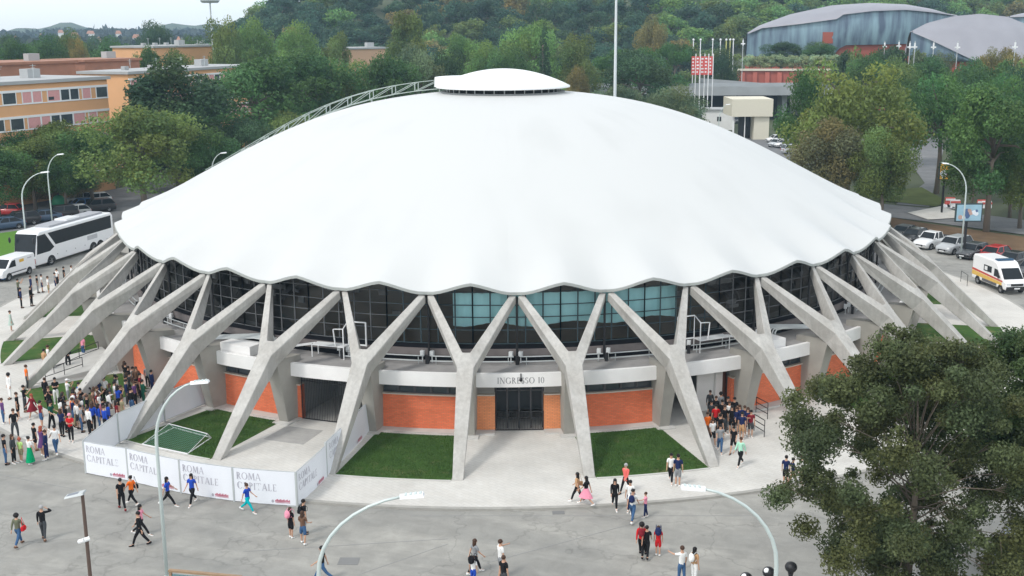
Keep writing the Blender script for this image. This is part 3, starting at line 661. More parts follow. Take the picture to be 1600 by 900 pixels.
# ================================================================ HOARDING round the left entrance
HW = mat('hoarding_fabric', (.76, .78, .82), .7, var=.05, scale=.8)
def panel(p, q, i, txt, lab, h=1.78):
    p = Vector(p); q = Vector(q); d = q-p; L = d.length; d.normalize(); nrm = Vector((d.y, -d.x, 0))   # faces the outside
    t = thing('hoarding_panel', lab, 'hoarding', p, math.atan2(d.y, d.x), 'hoarding panels round the left entrance')
    m = MB(); n = 12; vs = []
    for k in range(n+1):
        u = L*k/n; bl = .05*math.sin(math.pi*k/n)+.012*math.sin(k*2.3+i)
        vs += [(u, -bl, .04), (u, -bl*1.3, h*.5), (u, -bl, h)]
    fs = []
    for k in range(n): o_ = k*3; fs += [(o_, o_+3, o_+4, o_+1), (o_+1, o_+4, o_+5, o_+2)]
    N_ = len(vs); vs += [(x, y+.012, z) for x, y, z in vs[:N_]]; fs += [tuple(N_+j for j in f)[::-1] for f in fs]
    m.add(vs, fs); sh = m.build('banner_sheet', HW, t, True)
    m = MB(); m.bar((0, .02, -.05), (0, .02, h+.04), .09); m.bar((-.0, .02, -.04), (0, .55, -.04), .08); m.build('post', STEEL, t)
    m = MB(); m.bar((L, .03, -.05), (L, .03, h+.02), .05); m.bar((0, .03, h), (L, .03, h), .035); m.bar((0, .03, .08), (L, .03, .08), .035); m.build('frame', STEEL, t)
    if txt:
        def pos(u, v):
            bl = .05*math.sin(math.pi*u/L); return (u, -bl*(1.0+.3*(1-abs(v/h-.5)*2))-.014, v)
        m = MB(); x0 = L*.05; hh = .36
        put_text(m, 'ROMA', x0+.02, h-.18-hh, hh, pos); put_text(m, 'CAPITALE', x0+.04, h-.18-2*hh-.14, hh, pos); m.build('lettering', mat('print_grey', (.42, .41, .46), .7), sh)
        m = MB()
        for k in range(14):
            a = L*.66+k*.055; hk = .09+.03*((k*7) % 3); m.add([pos(a, .2), pos(a+.04, .2), pos(a+.04, .2+hk), pos(a, .2+hk)], [(0, 1, 2, 3)])
        m.add([pos(L*.66, .15), pos(L*.66+.77, .15), pos(L*.66+.77, .175), pos(L*.66, .175)], [(0, 1, 2, 3)])
        m.build('red_logo', mat('print_red', (.50, .10, .16), .7), sh)
        m = MB(); c0 = L*.66-.13
        m.add([pos(c0, .14)]+[pos(c0+.07*math.cos(t_*math.pi/5), .22+.08*math.sin(t_*math.pi/5)) for t_ in range(10)], [tuple([0, k+1, (k+1) % 10+1]) for k in range(10)]); m.build('emblem', mat('print_grey', (.45, .45, .5)), sh)
    return t
fr = [G(134, 737), G(201, 749), G(283, 768), G(366, 781), G(465, 789)]
for i in range(4): fr[i].z = -.02
labs = ['leftmost white hoarding panel on the road side reading ROMA CAPITALE', 'second white hoarding panel from the left crossed by a lamp post', 'third white hoarding panel, behind the woman in blue top', 'fourth white hoarding panel on the road side, at the corner']
for i in range(4): panel((fr[i].x, fr[i].y, 0 if i < 0 else -.09), (fr[i+1].x, fr[i+1].y, -.09), i, True, labs[i])
c1 = Vector((fr[4].x, fr[4].y, -.09)); c2 = Vector(PL(39.55, -1.5, 0)); c3 = Vector(PL(32.5, -1.53, 0))
panel(c1, (c2.x, c2.y, -.02), 5, True, 'white hoarding panel just right of the hoarding corner, running inward')
cm_ = c2.lerp(c3, .5); panel(c2, c3, 6, True, 'long white hoarding panel beside the lawn ending at the brick wall', 1.85)
d0 = Vector((fr[0].x, fr[0].y, 0)); d1 = G(186, 693); d2 = G(257, 659); d3 = G(321, 632)
panel((d1.x, d1.y, 0), (d0.x, d0.y, -.0), 7, False, 'blank hoarding panel facing the crowd, nearest the road')
panel((d2.x, d2.y, 0), (d1.x, d1.y, 0), 8, False, 'blank hoarding panel facing the crowd, middle of three')
panel((d3.x, d3.y, 0), (d2.x, d2.y, 0), 9, False, 'blank hoarding panel facing the crowd, touching the brick wall')

# small football goal lying on the lawn
gc = [G(222, 694, .06), G(272, 668, .06), G(330, 684, .06), G(293, 709, .06)]
t = thing('football_goal', 'small white football goal with green net lying on the lawn', 'football goal', ((gc[0]+gc[2])/2).to_tuple())
o0 = (gc[0]+gc[2])/2; lg = [p-o0 for p in gc]
m = MB()
for i in range(4): m.tube([lg[i], lg[(i+1) % 4]], .035, 7)
up_ = [lg[1].lerp(lg[0], .15)+Vector((0, 0, .38)), lg[2].lerp(lg[3], .15)+Vector((0, 0, .38))]
m.tube([lg[1], up_[0]], .025, 6); m.tube([lg[2], up_[1]], .025, 6); m.tube([up_[0], up_[1]], .025, 6); m.tube([up_[0], lg[0]], .015, 6); m.tube([up_[1], lg[3]], .015, 6)
m.build('frame', WHITE, t)
m = MB()
for i in range(1, 24): f = i/24; m.bar(up_[0].lerp(up_[1], f), lg[0].lerp(lg[3], f), .012); m.bar(up_[0].lerp(up_[1], f), lg[1].lerp(lg[2], f), .012)
for i in range(1, 14): f = i/14; m.bar(up_[0].lerp(lg[0], f), up_[1].lerp(lg[3], f), .012)
m.build('net', mat('net_green', (.12, .28, .2), .8), t)

# ================================================================ VEGETATION
def crown_mesh(name, seed, lumps, n, leaf, lo=.75, hi=1.25, fill=.35, warm=.15):
    r = np.random.RandomState(seed); L = len(lumps)
    c = np.array([l[0] for l in lumps], float); rad = np.array([l[1] for l in lumps], float)
    wgt = rad[:, 0]*rad[:, 1]; wgt = wgt/wgt.sum(); idx = r.choice(L, n, p=wgt)
    d = r.normal(size=(n, 3)); d /= np.linalg.norm(d, axis=1)[:, None]
    rr = 1-fill*r.rand(n)**1.6+.10*r.normal(size=n); P = c[idx]+d*rad[idx]*rr[:, None]
    nn = d+.75*r.normal(size=(n, 3)); nn /= np.linalg.norm(nn, axis=1)[:, None]
    a = np.cross(nn, r.normal(size=(n, 3))); a /= np.linalg.norm(a, axis=1)[:, None]; b_ = np.cross(nn, a)
    s = leaf*(.6+.8*r.rand(n))[:, None]
    V = np.stack([P-a*s, P+b_*s*.55, P+a*s, P-b_*s*.55], 1).reshape(-1, 3)
    me = bpy.data.meshes.new(name); me.vertices.add(n*4); me.vertices.foreach_set('co', V.reshape(-1)); me.loops.add(n*4)
    me.loops.foreach_set('vertex_index', np.arange(n*4)); me.polygons.add(n); me.polygons.foreach_set('loop_start', np.arange(n)*4); me.polygons.foreach_set('loop_total', np.full(n, 4))
    me.update()
    lt = (lo+(hi-lo)*r.rand(L))[idx]*(.75+.5*r.rand(n)); wv = 1+warm*(r.rand(L)[idx]-.3)*2
    C4 = np.stack([lt*wv, lt, lt/wv, np.ones(n)], 1)
    at = me.color_attributes.new('tint', 'FLOAT_COLOR', 'CORNER'); at.data.foreach_set('color', np.repeat(C4, 4, 0).reshape(-1))
    me.materials.append(LEAF); return me
def lumps_for(kind, seed, n):   # unit tree: height 1
    r = random.Random(seed); out = []
    for i in range(n):
        t = i/max(1, n-1); a = r.uniform(0, 6.283)
        if kind == 'round':
            u = r.random(); z = .36+.52*u; R = .34*math.sin(math.pi*min(max((z-.14)/.86, .05), .98))**.8; q = R*r.random()**.5; s = r.uniform(.09, .17)
            out.append(((q*math.cos(a), q*math.sin(a), z), (s, s, s*r.uniform(.7, .95))))
        elif kind == 'wide':
            u = r.random(); z = .42+.44*u; q = .50*(1-.5*u*u)*r.random()**.5; s = r.uniform(.09, .18)
            out.append(((q*math.cos(a), q*math.sin(a), z-.12*(q/.5)**2), (s*1.1, s*1.1, s*.7)))
        elif kind == 'umbrella':
            q = .52*r.random()**.5; z = .84-.18*(q/.52)**2+r.uniform(-.04, .03); s = r.uniform(.09, .14)
            out.append(((q*math.cos(a), q*math.sin(a), z), (s*1.15, s*1.15, s*.6)))
        elif kind == 'cypress':
            z = .1+.85*t; R = .09*(1-.75*t)+.01; out.append(((R*.4*math.cos(a), R*.4*math.sin(a), z), (R, R, .09)))
        elif kind == 'tall':
            u = r.random(); z = .2+.70*u; R = .22*math.sin(math.pi*min((z+.05), .97))**.6; q = R*r.random()**.5; s = r.uniform(.07, .12)
            out.append(((q*math.cos(a), q*math.sin(a), z), (s, s, s*1.1)))
        elif kind == 'bush':
            q = .5*r.random()**.5; z = .25+.4*r.random()*(1-q); s = r.uniform(.16, .28); out.append(((q*math.cos(a), q*math.sin(a), z), (s, s, s*.85)))
    return out
def trunk_mesh(name, kind, seed, lumps):
    r = random.Random(seed+99); m = MB(); top = {'umbrella': .72, 'cypress': .8, 'bush': .3}.get(kind, .62)
    pts = [(0, 0, -.02), (r.uniform(-.01, .01), r.uniform(-.01, .01), top*.4), (r.uniform(-.02, .02), r.uniform(-.02, .02), top)]
    m.tube(pts, [.026, .020, .010], 7)
    if kind != 'cypress':
        for l in lumps[::max(1, len(lumps)//9)]:
            f = r.uniform(.45, .9); st_ = Vector(pts[1]).lerp(Vector(pts[2]), f); e = Vector(l[0]); mid = st_.lerp(e, .5)+Vector((0, 0, .03))
            m.tube([st_, mid, e], [.011, .007, .003], 5)
    return m.mesh(name, BARK, True)
PROTO = {}
def proto(kind, v, dens):
    key = (kind, v, dens)
    if key not in PROTO:
        nl = {'round': 26, 'wide': 34, 'umbrella': 30, 'cypress': 12, 'tall': 24, 'bush': 12}[kind]
        ls = lumps_for(kind, v*17+len(kind), nl); n, leaf = {'mid': (15000, .0125), 'near': (26000, .0105), 'far': (2600, .030), 'farther': (900, .05)}[dens]
        if kind in ('cypress',): n = n//3
        PROTO[key] = (crown_mesh('crown_'+kind, v*31+5, ls, n, leaf, fill=.45 if dens in ('mid', 'near') else .3), trunk_mesh('trunk_'+kind, kind, v, ls))
    return PROTO[key]
GREENS0 = {
 'dark': (.028, .050, .030), 'green': (.038, .072, .030), 'olive': (.075, .095, .035), 'pine': (.034, .070, .028), 'grey': (.075, .095, .065), 'yellow': (.072, .088, .030),
 'light': (.085, .135, .05), 'rust': (.12, .095, .045), 'brown': (.085, .075, .045), 'blue': (.028, .052, .040), 'silver': (.17, .19, .14)}
GREENS = {k: (v[0]*2.0, v[1]*2.3, v[2]*1.8) for k, v in GREENS0.items()}
def tree(kind, colr, base, H, W, label, cat='tree', group=None, dens='mid', v=None, name=None):
    v = v if v is not None else rng.randint(0, 2)
    cm, tm = proto(kind, v, dens); wun = {'round': .86, 'wide': 1.2, 'umbrella': 1.25, 'cypress': .22, 'tall': .58, 'bush': 1.3}[kind]
    t = thing(name or {'umbrella': 'pine_tree', 'cypress': 'cypress_tree', 'bush': 'shrub'}.get(kind, 'tree'), label, cat, base, rng.uniform(0, 6.28), group)
    sx = W/wun
    c = link('crown', cm, t, scale=(sx, sx, H)); j = rng.uniform(.9, 1.1); g_ = GREENS[colr]; c.color = (g_[0]*j, g_[1]*j, g_[2]*j, 1)
    link('trunk', tm, t, scale=(sx, sx, H)); return t
def ztree(kind, colr, px, ytop, dist, wpx, label, zg=0.0, **kw):
    p = Dp(px, ytop, dist); H = (p.z-zg)*1.06; W = wpx*dist/FPX; return tree(kind, colr, (p.x, p.y, zg), H, W, label, **kw)

# terrain of the wooded hill, in its own frame: s across, t deep
HC = Dp(900, 42, 330); hd = Vector((cd[0], cd[1], 0)).normalized(); hs = Vector((hd.y, -hd.x, 0))
def smooth(t): t = min(max(t, 0), 1); return t*t*(3-2*t)
def hill_z(s, t):
    lat = smooth((s+175)/80)
    front = 30+(55*smooth((s-60)/120))
    return lat*48*smooth((t-front)/240)-.5+.8*math.sin(s*.05)*math.sin(t*.04)*smooth((t-10)/60)
def hp(s, t): p = HC+hs*s+hd*t; return (p.x, p.y, hill_z(s, t))
m = MB(); NSs, NTt = 70, 40; vs = [hp(-260+820*i/NSs, -10+620*j/NTt) for j in range(NTt+1) for i in range(NSs+1)]
m.add(vs, [(j*(NSs+1)+i, j*(NSs+1)+i+1, (j+1)*(NSs+1)+i+1, (j+1)*(NSs+1)+i) for j in range(NTt) for i in range(NSs)]); struct('hill', m, GROUND, True)
cnt = 0; t_ = 25
hill_lab = {'blue': 'dark blue green tree in the wood that covers the hillside behind the dome', 'dark': 'very dark evergreen in the wood that covers the hillside behind the dome',
            'olive': 'olive green tree in the wood that covers the hillside behind the dome', 'light': 'paler green tree in the wood that covers the hillside behind the dome', 'rust': 'brownish tree in the wood that covers the hillside behind the dome'}
while t_ < 262:
    s = -190+rng.uniform(0, 9)
    while s < 330:
        z = hp(s, t_); sx_, sy_ = screen((z[0], z[1], z[2]+6)); x_, yt = screen((z[0], z[1], z[2]+12))
        if z[2] > 3 and -20 < x_ < 1640 and sy_ > -14 and cnt < 290 and not (x_ > 1150 and sy_ > 48):
            c_ = rng.choices(['blue', 'dark', 'olive', 'light', 'rust'], [50, 25, 14, 7, 4])[0] if x_ < 1000 else rng.choices(['blue', 'dark', 'olive', 'light', 'rust'], [24, 14, 26, 28, 8])[0]
            tree(rng.choice(['round', 'round', 'wide']), c_, (z[0]+rng.uniform(-3, 3), z[1]+rng.uniform(-3, 3), z[2]-1.5), rng.uniform(10, 15), rng.uniform(13, 19), hill_lab[c_], group=c_+' trees of the hillside wood', dens='far'); cnt += 1
        s += 12.5
    t_ += 11+t_*.02
print('hill trees', cnt)
# far plain on the left: blue wooded belt and low hills (stuff)
def belt(name, x0, x1, dist, H, n, leaf, col, seed, lumpn):
    r = np.random.RandomState(seed); ls = []
    for i in range(lumpn):
        px = x0+(x1-x0)*r.rand(); d = dist*(1+.25*r.rand()); p = Dp(px, 42, d); h = H*(.6+.5*r.rand()); ls.append(((p.x, p.y, h*.55), (H*1.3*(.7+.7*r.rand()), H*1.3, h*.5)))
    me = crown_mesh(name, seed, ls, n, leaf, fill=.2); o = link(name, me, col=col); o['kind'] = 'stuff'; return o
belt('far_wood', -60, 430, 560, 13, 26000, 1.5, (.035, .06, .035), 5, 120)
belt('distant_wood', -80, 430, 900, 15, 16000, 3.0, (.035, .055, .04), 6, 110)
belt('horizon_wood', -100, 440, 1450, 20, 9000, 5, (.04, .055, .045), 8, 90)
m = MB(); vs = []
for i in range(41):
    p = Dp(-150+700*i/40, 42, 1900); q = Dp(-150+700*i/40, 42, 2200); h = 25+6*math.sin(i*.55)+4*math.sin(i*1.4)
    vs += [(p.x, p.y, -5), (q.x, q.y, h)]
m.add(vs, [(2*i, 2*i+2, 2*i+3, 2*i+1) for i in range(40)]); struct('distant_hills', m, GROUND, True)

# individually placed trees: kind, colour, x, ytop, distance, width px, label
T = [
 ('round', 'olive', 215, 168, 147, 185, 'large dense olive green tree right of the coach behind the dome edge'),
 ('round', 'green', 135, 200, 160, 110, 'rounded green tree above the parked cars left of the large olive one'),
 ('round', 'olive', 75, 192, 166, 120, 'leafy olive tree in front of the orange apartment block'),
 ('round', 'green', 10, 208, 166, 120, 'green tree at the left edge below the apartment block'),
 ('round', 'olive', 45, 216, 158, 110, 'bushy olive tree between the street lamps and the apartment block'),
 ('round', 'green', -12, 232, 152, 110, 'leafy tree cut by the left edge above the red car'),
 ('round', 'green', 95, 238, 156, 80, 'small green tree above the middle of the left car park'),
 ('round', 'green', 325, 150, 200, 90, 'green tree right of the tall dark evergreen'),
 ('tall', 'dark', 268, 98, 172, 165, 'tall very dark evergreen in front of the long apartment block'),
 ('bush', 'brown', 30, 272, 168, 120, 'brownish bare shrub behind the red car at the left edge'),
 ('bush', 'brown', 112, 268, 166, 100, 'brownish shrub behind the two street lamps'),
 ('round', 'green', 320, 205, 150, 110, 'green tree beside the left flank of the dome'),
 ('round', 'green', 392, 92, 188, 195, 'broad deep green tree left above the dome flank'),
 ('round', 'green', 470, 82, 205, 160, 'broad green tree with yellowed top above the inspection gantry'),
 ('wide', 'olive', 540, 84, 215, 150, 'olive green tree above the middle of the gantry'),
 ('round', 'green', 600, 88, 205, 120, 'mid green tree behind the upper end of the gantry'),
 ('round', 'grey', 655, 72, 215, 95, 'grey green tree left of the roof cap'),
 ('round', 'dark', 700, 82, 220, 80, 'dark tree just behind the left end of the roof cap'),
 ('tall', 'olive', 637, 26, 285, 72, 'tall olive tree rising above its neighbours left of the cap'),
 ('round', 'light', 722, 55, 290, 80, 'light green rounded tree behind the roof cap'),
 ('round', 'light', 760, 68, 280, 70, 'small yellowish green tree behind the cap'),
 ('round', 'light', 832, 36, 290, 110, 'large pale green tree right above the roof cap'),
 ('cypress', 'dark', 850, 44, 262, 120, 'slender dark cypress beside the large pale tree'),
 ('round', 'olive', 905, 58, 285, 80, 'olive tree between the pale tree and the tall mast'),
 ('round', 'rust', 903, 108, 250, 45, 'small rusty brown tree right of the roof cap'),
 ('round', 'green', 800, 80, 255, 90, 'green tree directly behind the roof cap'),
 ('umbrella', 'pine', 985, 68, 270, 130, 'wide umbrella pine to the right of the tall mast'),
 ('round', 'dark', 1000, 80, 245, 130, 'dark round holm oak in front of the umbrella pine'),
 ('umbrella', 'pine', 1055, 60, 300, 90, 'umbrella pine left of the red banners'),
 ('wide', 'grey', 1055, 130, 205, 130, 'low grey green tree right behind the dome flank'),
 ('round', 'grey', 965, 134, 215, 90, 'low grey tree at the foot of the tall mast'),
 ('round', 'dark', 1130, 78, 315, 60, 'dark round tree right of the red banners'),
 ('round', 'rust', 1020, 30, 345, 60, 'autumn coloured tree at the foot of the hill'),
  ('wide', 'yellow', 1335, 82, 152, 255, 'large spreading olive tree on the traffic island behind the dome'),
 ('round', 'brown', 1300, 190, 140, 130, 'thin brownish tree beside the right flank of the dome'),
 ('round', 'olive', 1385, 205, 136, 110, 'open crowned tree by the road right of the dome'),
 ('wide', 'pine', 1258, 104, 172, 120, 'green umbrella pine beside the cream pavilion'),
 ('wide', 'pine', 1478, 104, 168, 190, 'big umbrella pine over the avenue'),
 ('wide', 'pine', 1572, 106, 182, 150, 'umbrella pine at the right edge of the picture'),
 ('round', 'green', 1560, 138, 138, 170, 'dense green tree behind the parked cars at the right edge'),
 ('round', 'olive', 1605, 225, 142, 110, 'leafy tree at the right edge behind the billboard'),
 ('round', 'dark', 1390, 74, 300, 50, 'dark round bush before the brick base of the metal clad hall'),
 ('bush', 'dark', 1320, 74, 305, 70, 'dark shrub before the metal clad hall'),
 ('round', 'grey', 1475, 86, 280, 50, 'grey green tree at the brick base of the second hall'),
 ('round', 'rust', 1545, 80, 270, 50, 'rusty tree in front of the second hall'),
 ('round', 'rust', 1582, 78, 265, 60, 'brown tree at the far right before the second hall'),
 ('round', 'olive', 345, 34, 300, 75, 'tall olive tree behind the apartment blocks'),
 ('round', 'light', 395, 34, 310, 80, 'tall light olive tree in the middle distance'),
 ('round', 'light', 465, 40, 300, 80, 'rounded pale tree above the white roof'),
 ('round', 'olive', 525, 52, 310, 55, 'small autumn tinted tree at the foot of the hill left'),
 ('wide', 'dark', 240, 30, 430, 75, 'dark rounded tree on the left skyline'),
 ('round', 'olive', 105, 50, 340, 60, 'olive tree behind the brick roofs'),
 ('wide', 'dark', 150, 50, 380, 90, 'long dark pine crown on the left skyline'),
 ('wide', 'dark', 12, 52, 400, 50, 'dark pine at the left edge of the skyline'),
 ('round', 'rust', 118, 64, 300, 36, 'reddish tree behind the brick roofs'),
 ('round', 'green', 60, 58, 330, 90, 'green tree behind the brick building at far left'),
 ('round', 'green', 20, 64, 310, 70, 'green tree behind the brick building at the left edge'),
 ('round', 'green', 175, 62, 320, 70, 'green tree behind the second brick roof'),
 ('round', 'green', 228, 74, 250, 50, 'bright green tree in front of the pale orange building'),
 ('round', 'olive', 280, 80, 245, 70, 'low olive tree in front of the pale orange building'),
 ('round', 'green', 300, 60, 360, 60, 'distant green tree right of the dark rounded one'),
]
for kd, cl, px, yt, D_, wp, lab in T:
    if kd == 'cypress': wp = 28
    ztree(kd, cl, px, yt, D_, wp, lab, dens='near' if D_ < 140 else 'mid')
for px, yt, D_, wp, c_ in ((1318, 82, 296, 45, 'dark'), (1345, 80, 292, 50, 'olive'), (1372, 78, 298, 45, 'dark'), (1405, 76, 292, 50, 'dark'), (1438, 80, 288, 45, 'grey'), (1462, 92, 270, 45, 'dark'), (1505, 104, 262, 40, 'green'), (1535, 98, 258, 50, 'olive'), (1568, 96, 255, 50, 'green'), (1600, 98, 250, 50, 'olive')):
    ztree('round', c_, px, yt, D_, wp, c_+' tree at the foot of the concert halls', group=c_+' trees at the foot of the halls', dens='far')
ztree('round', 'dark', 1222, 66, 341, 70, 'dark tree in front of the left end of the metal clad hall', zg=9.9, dens='mid')
ztree('round', 'green', 1278, 67, 342, 60, 'small green tree above the olive row before the metal clad hall', zg=9.9, dens='mid')
# wood between the hall and the foot of the hill: fill
k_ = 0; fl = {'green': 'green tree in the belt of trees behind the dome', 'olive': 'olive tree in the belt of trees behind the dome', 'dark': 'dark tree in the belt of trees behind the dome', 'light': 'pale green tree in the belt of trees behind the dome'}
for D_ in (240, 270, 300, 330, 355):
    px = 330+rng.uniform(0, 30)
    while px < 1075:
        c_ = rng.choices(list(fl), [40, 25, 20, 15])[0]; H = rng.uniform(8.5, 12.5); p = Dp(px, 100, D_+rng.uniform(-10, 10))
        if not (880 < px and D_ < 290):
            tree(rng.choice(['round', 'wide']), c_, (p.x, p.y, 0), H, rng.uniform(10, 14), fl[c_], group=c_+' trees behind the dome', dens='far' if D_ > 260 else 'mid'); k_ += 1
        px += rng.uniform(40, 62)
for D_, x0, x1 in ((178, 385, 680), (200, 10, 330), (290, -10, 300), (350, -10, 330)):
    px = x0
    while px < x1:
        c_ = rng.choices(['green', 'olive', 'dark'], [3, 2, 2])[0]; p = Dp(px, 100, D_+rng.uniform(-8, 8)); H = rng.uniform(8, 11.5) if D_ != 178 else rng.uniform(9, 12)
        tree('round', c_, (p.x, p.y, 0), H, rng.uniform(8, 12), {178: c_+' tree close behind the left flank of the dome', 200: c_+' tree beside the apartment blocks'}.get(D_, c_+' tree in the distance on the left'), group=c_+' trees at %d' % D_ if 0 else c_+' trees on the left', dens='mid' if D_ < 250 else 'far')
        px += rng.uniform(38, 60)*240/max(D_, 178)
# right side mid belt and olives on the terrace
px = 1172
olive_i = 0
while px < 1330:
    p = Dp(px, 86, 336); tree('round', 'silver', (p.x, p.y, 9.7), p.z-9.5, 5.6, 'silvery olive tree in the row before the metal clad hall', group='row of silvery olives', dens='far', name='olive_tree'); px += 17
for px, yt, D_, wp, c_ in ((1420, 118, 200, 90, 'green'), (1540, 112, 210, 80, 'green'), (1450, 92, 262, 80, 'green'), (1360, 84, 255, 70, 'green'), (1410, 92, 250, 70, 'olive'), (1520, 96, 255, 60, 'green'), (1600, 110, 190, 90, 'dark'), (1330, 215, 160, 60, 'dark'), (1590, 200, 150, 90, 'dark'), (1530, 190, 160, 60, 'green')):
    ztree('round', c_, px, yt, D_, wp, c_+' green tree right of the dome', group=c_+' trees on the right', dens='mid')

# big foreground trees, with real branches
def big_tree(base, H, W, seed, label, n, col, leaf=.085, lowf=.24):
    r = random.Random(seed); ls = []; t = thing('tree', label, 'tree', base)
    m = MB(); top = Vector((r.uniform(-.3, .3), r.uniform(-.3, .3), H*.78)); p0 = Vector((0, 0, -.2)); p1 = Vector((.1, .05, H*.3))
    m.tube([p0, p1, p1.lerp(top, .5)+Vector((.15, -.1, 0)), top], [.24, .17, .08, .025], 10)
    for i in range(230):
        u = (i+.5)/230; z = H*(lowf+(.94-lowf)*u); env = W/2*(math.sin(math.pi*min(max((u*.86+.12), .05), .97))**.55)*min(1, .62+u*1.2); a = i*2.399+r.uniform(-.4, .4); q = env*min(r.uniform(.02, 1.05)**.6, 1.0)
        c = Vector((q*math.cos(a), q*math.sin(a), z+r.uniform(-.3, .3)-.08*q)); s = r.uniform(.26, .86); ls.append((tuple(c), (s, s, s*.8)))
        if i % 4: continue
        st_ = p1.lerp(top, min(max((z/H-.38)*1.25, 0), .70)); mid = st_.lerp(c, .5)+Vector((0, 0, .35)); m.tube([st_, mid, c], [.032, .020, .008], 5)
        for j in range(3):
            e = c+Vector((r.uniform(-1, 1), r.uniform(-1, 1), r.uniform(-.6, .8)))*s; m.tube([mid.lerp(c, .6), e], [.018, .005], 4)
    o = link('crown', crown_mesh('crown_big', seed, ls, n, leaf, .7, 1.3, fill=.95, warm=.12), t, col=col); m.build('trunk', BARK, t, True)
bA = G(1406, 1000); bB = G(1592, 925)
big_tree((bA.x, bA.y, -.1), 12.7, 10.7, 11, 'big leafy tree in the right foreground hiding the pavement', 190000, (.095, .122, .052), .060)
big_tree((bB.x, bB.y, -.1), 11.6, 8.6, 12, 'big leafy tree at the right edge, behind the foreground one', 110000, (.068, .112, .040), .066, .50)

# ================================================================ BUILDINGS
OCHRE = mat('ochre_render', (.70, .385, .19), .85, var=.1, scale=.4); TERRA = mat('terracotta_render', (.48, .24, .13), .85, var=.1, scale=.4)
ROOFG = mat('flat_roof', (.38, .39, .39), .9, var=.2, scale=.3); PINK = mat('pink_shutter', (.66, .33, .32), .8); TILE = mat('brown_brick', (.34, .17, .11), .9, var=.3, scale=.6)
CREAM = mat('cream_render', (.66, .62, .50), .8, var=.05)
def frame_of(p, q):
    p = Vector(p); q = Vector(q); d = (q-p); d.z = 0; L = d.length; return math.atan2(d.y, d.x), L
def block(name, lab, p, q, depth, H, wallm, floors, winrows=True, seed=1, cat='building', roof=ROOFG, zb=-.2, band=True):
    p = Vector((p.x, p.y, 0)); az, L = frame_of(p, q); r = random.Random(seed)
    t = thing(name, lab, cat, p, az)
    m = MB(); m.box(0, L, 0, depth, zb, H); m.build('wall', wallm, t)
    m = MB(); m.box(-.4, L+.4, -.4, depth+.4, H+.002, H+.45); rf = m.build('roof', roof, t)
    m = MB(); m.box(L*.7, L*.7+2.2, depth*.4, depth*.4+1.6, H+.45, H+1.7); m.build('chimney', ROOFG, rf)
    if L > 20:
        for i in range(4):
            xa = L*(.12+.19*i); m = MB(); m.bar((xa, depth*.3, H+.45), (xa, depth*.3, H+2.4), .06); m.bar((xa-.5, depth*.3, H+2.2), (xa+.5, depth*.3, H+2.2), .05); m.bar((xa-.35, depth*.3, H+1.9), (xa+.35, depth*.3, H+1.9), .05); m.build('aerial', STEEL, rf)
            m = MB(); m.box(xa+1, xa+2.1, depth*.5, depth*.5+.8, H+.452, H+1.1); m.build('air_unit', ROOFG, rf)
    for zt in floors:   # top of the window band
        if band:
            m = MB(); m.box(0, L-.02, -.12, -.003, zt, zt+.32); m.box(0, L-.02, -.10, -.003, zt-1.62, zt-1.5); m.build('white_band', WHITE, t)
        x = .4
        while x < L-1.8 and winrows:
            wd = r.choice([1.7, 1.7, 2.3]); ty = r.random()
            fr_ = MB(); fr_.box(x, x+.12, -.09, -.003, zt-1.5, zt); fr_.box(x+wd-.12, x+wd, -.09, -.003, zt-1.5, zt); fr_.box(x+.12, x+wd-.12, -.09, -.003, zt-1.5, zt-1.42)
            fo = fr_.build('window', WHITE, t)
            g_ = MB(); g_.box(x+.12, x+wd-.12, -.05, -.004, zt-1.41, zt-.01)
            g_.build('shutter' if ty < .7 else 'pane', PINK if ty < .7 else WINGLASS, fo)
            if ty < .3:
                g_ = MB(); g_.box(x+.2, x+wd*.5, -.06, -.051, zt-1.28, zt-.85); g_.build('pane', WINGLASS, fo)
            x += wd+r.choice([.0, .0, .55, .9])
    return t
bl = block('apartment_block', 'orange and white apartment block with pink shutters at the left edge', Dp(-130, 46, 158), Dp(160, 46, 178), 14, 15.75, OCHRE, [14.7, 11.3, 7.9, 4.5], seed=3)
block('apartment_block', 'longer apartment block with grey roof behind the dark evergreen', Dp(194, 46, 205), Dp(392, 46, 235), 10, 15.4, OCHRE, [14.4, 11.4, 8.4], seed=5)
block('brick_building', 'low brown brick building behind the orange apartment block', Dp(-40, 46, 215), Dp(113, 46, 225), 14, 16.9, TILE, [], roof=TILE, seed=2)
block('brick_building', 'brown brick building with small roof hut, right of the other brick one', Dp(128, 46, 232), Dp(214, 46, 240), 12, 16.8, TILE, [], roof=TILE, seed=4)
block('flat_building', 'pale orange flat building among the trees on the left', Dp(238, 46, 300), Dp(330, 46, 315), 14, 18.2, OCHRE, [], seed=6)
block('flat_building', 'peach coloured building between the trees left of the cap', Dp(543, 46, 330), Dp(604, 46, 336), 12, 16.8, mat('peach_render', (.6, .38, .24), .8), [], seed=7)
block('flat_building', 'small white roofed building among the trees above the gantry', Dp(445, 46, 330), Dp(484, 46, 332), 9, 16.2, WHITEWALL, [], seed=8)
block('flat_building', 'small white building on the left among distant trees', Dp(300, 46, 430), Dp(322, 46, 432), 9, 17.0, WHITEWALL, [], seed=9)
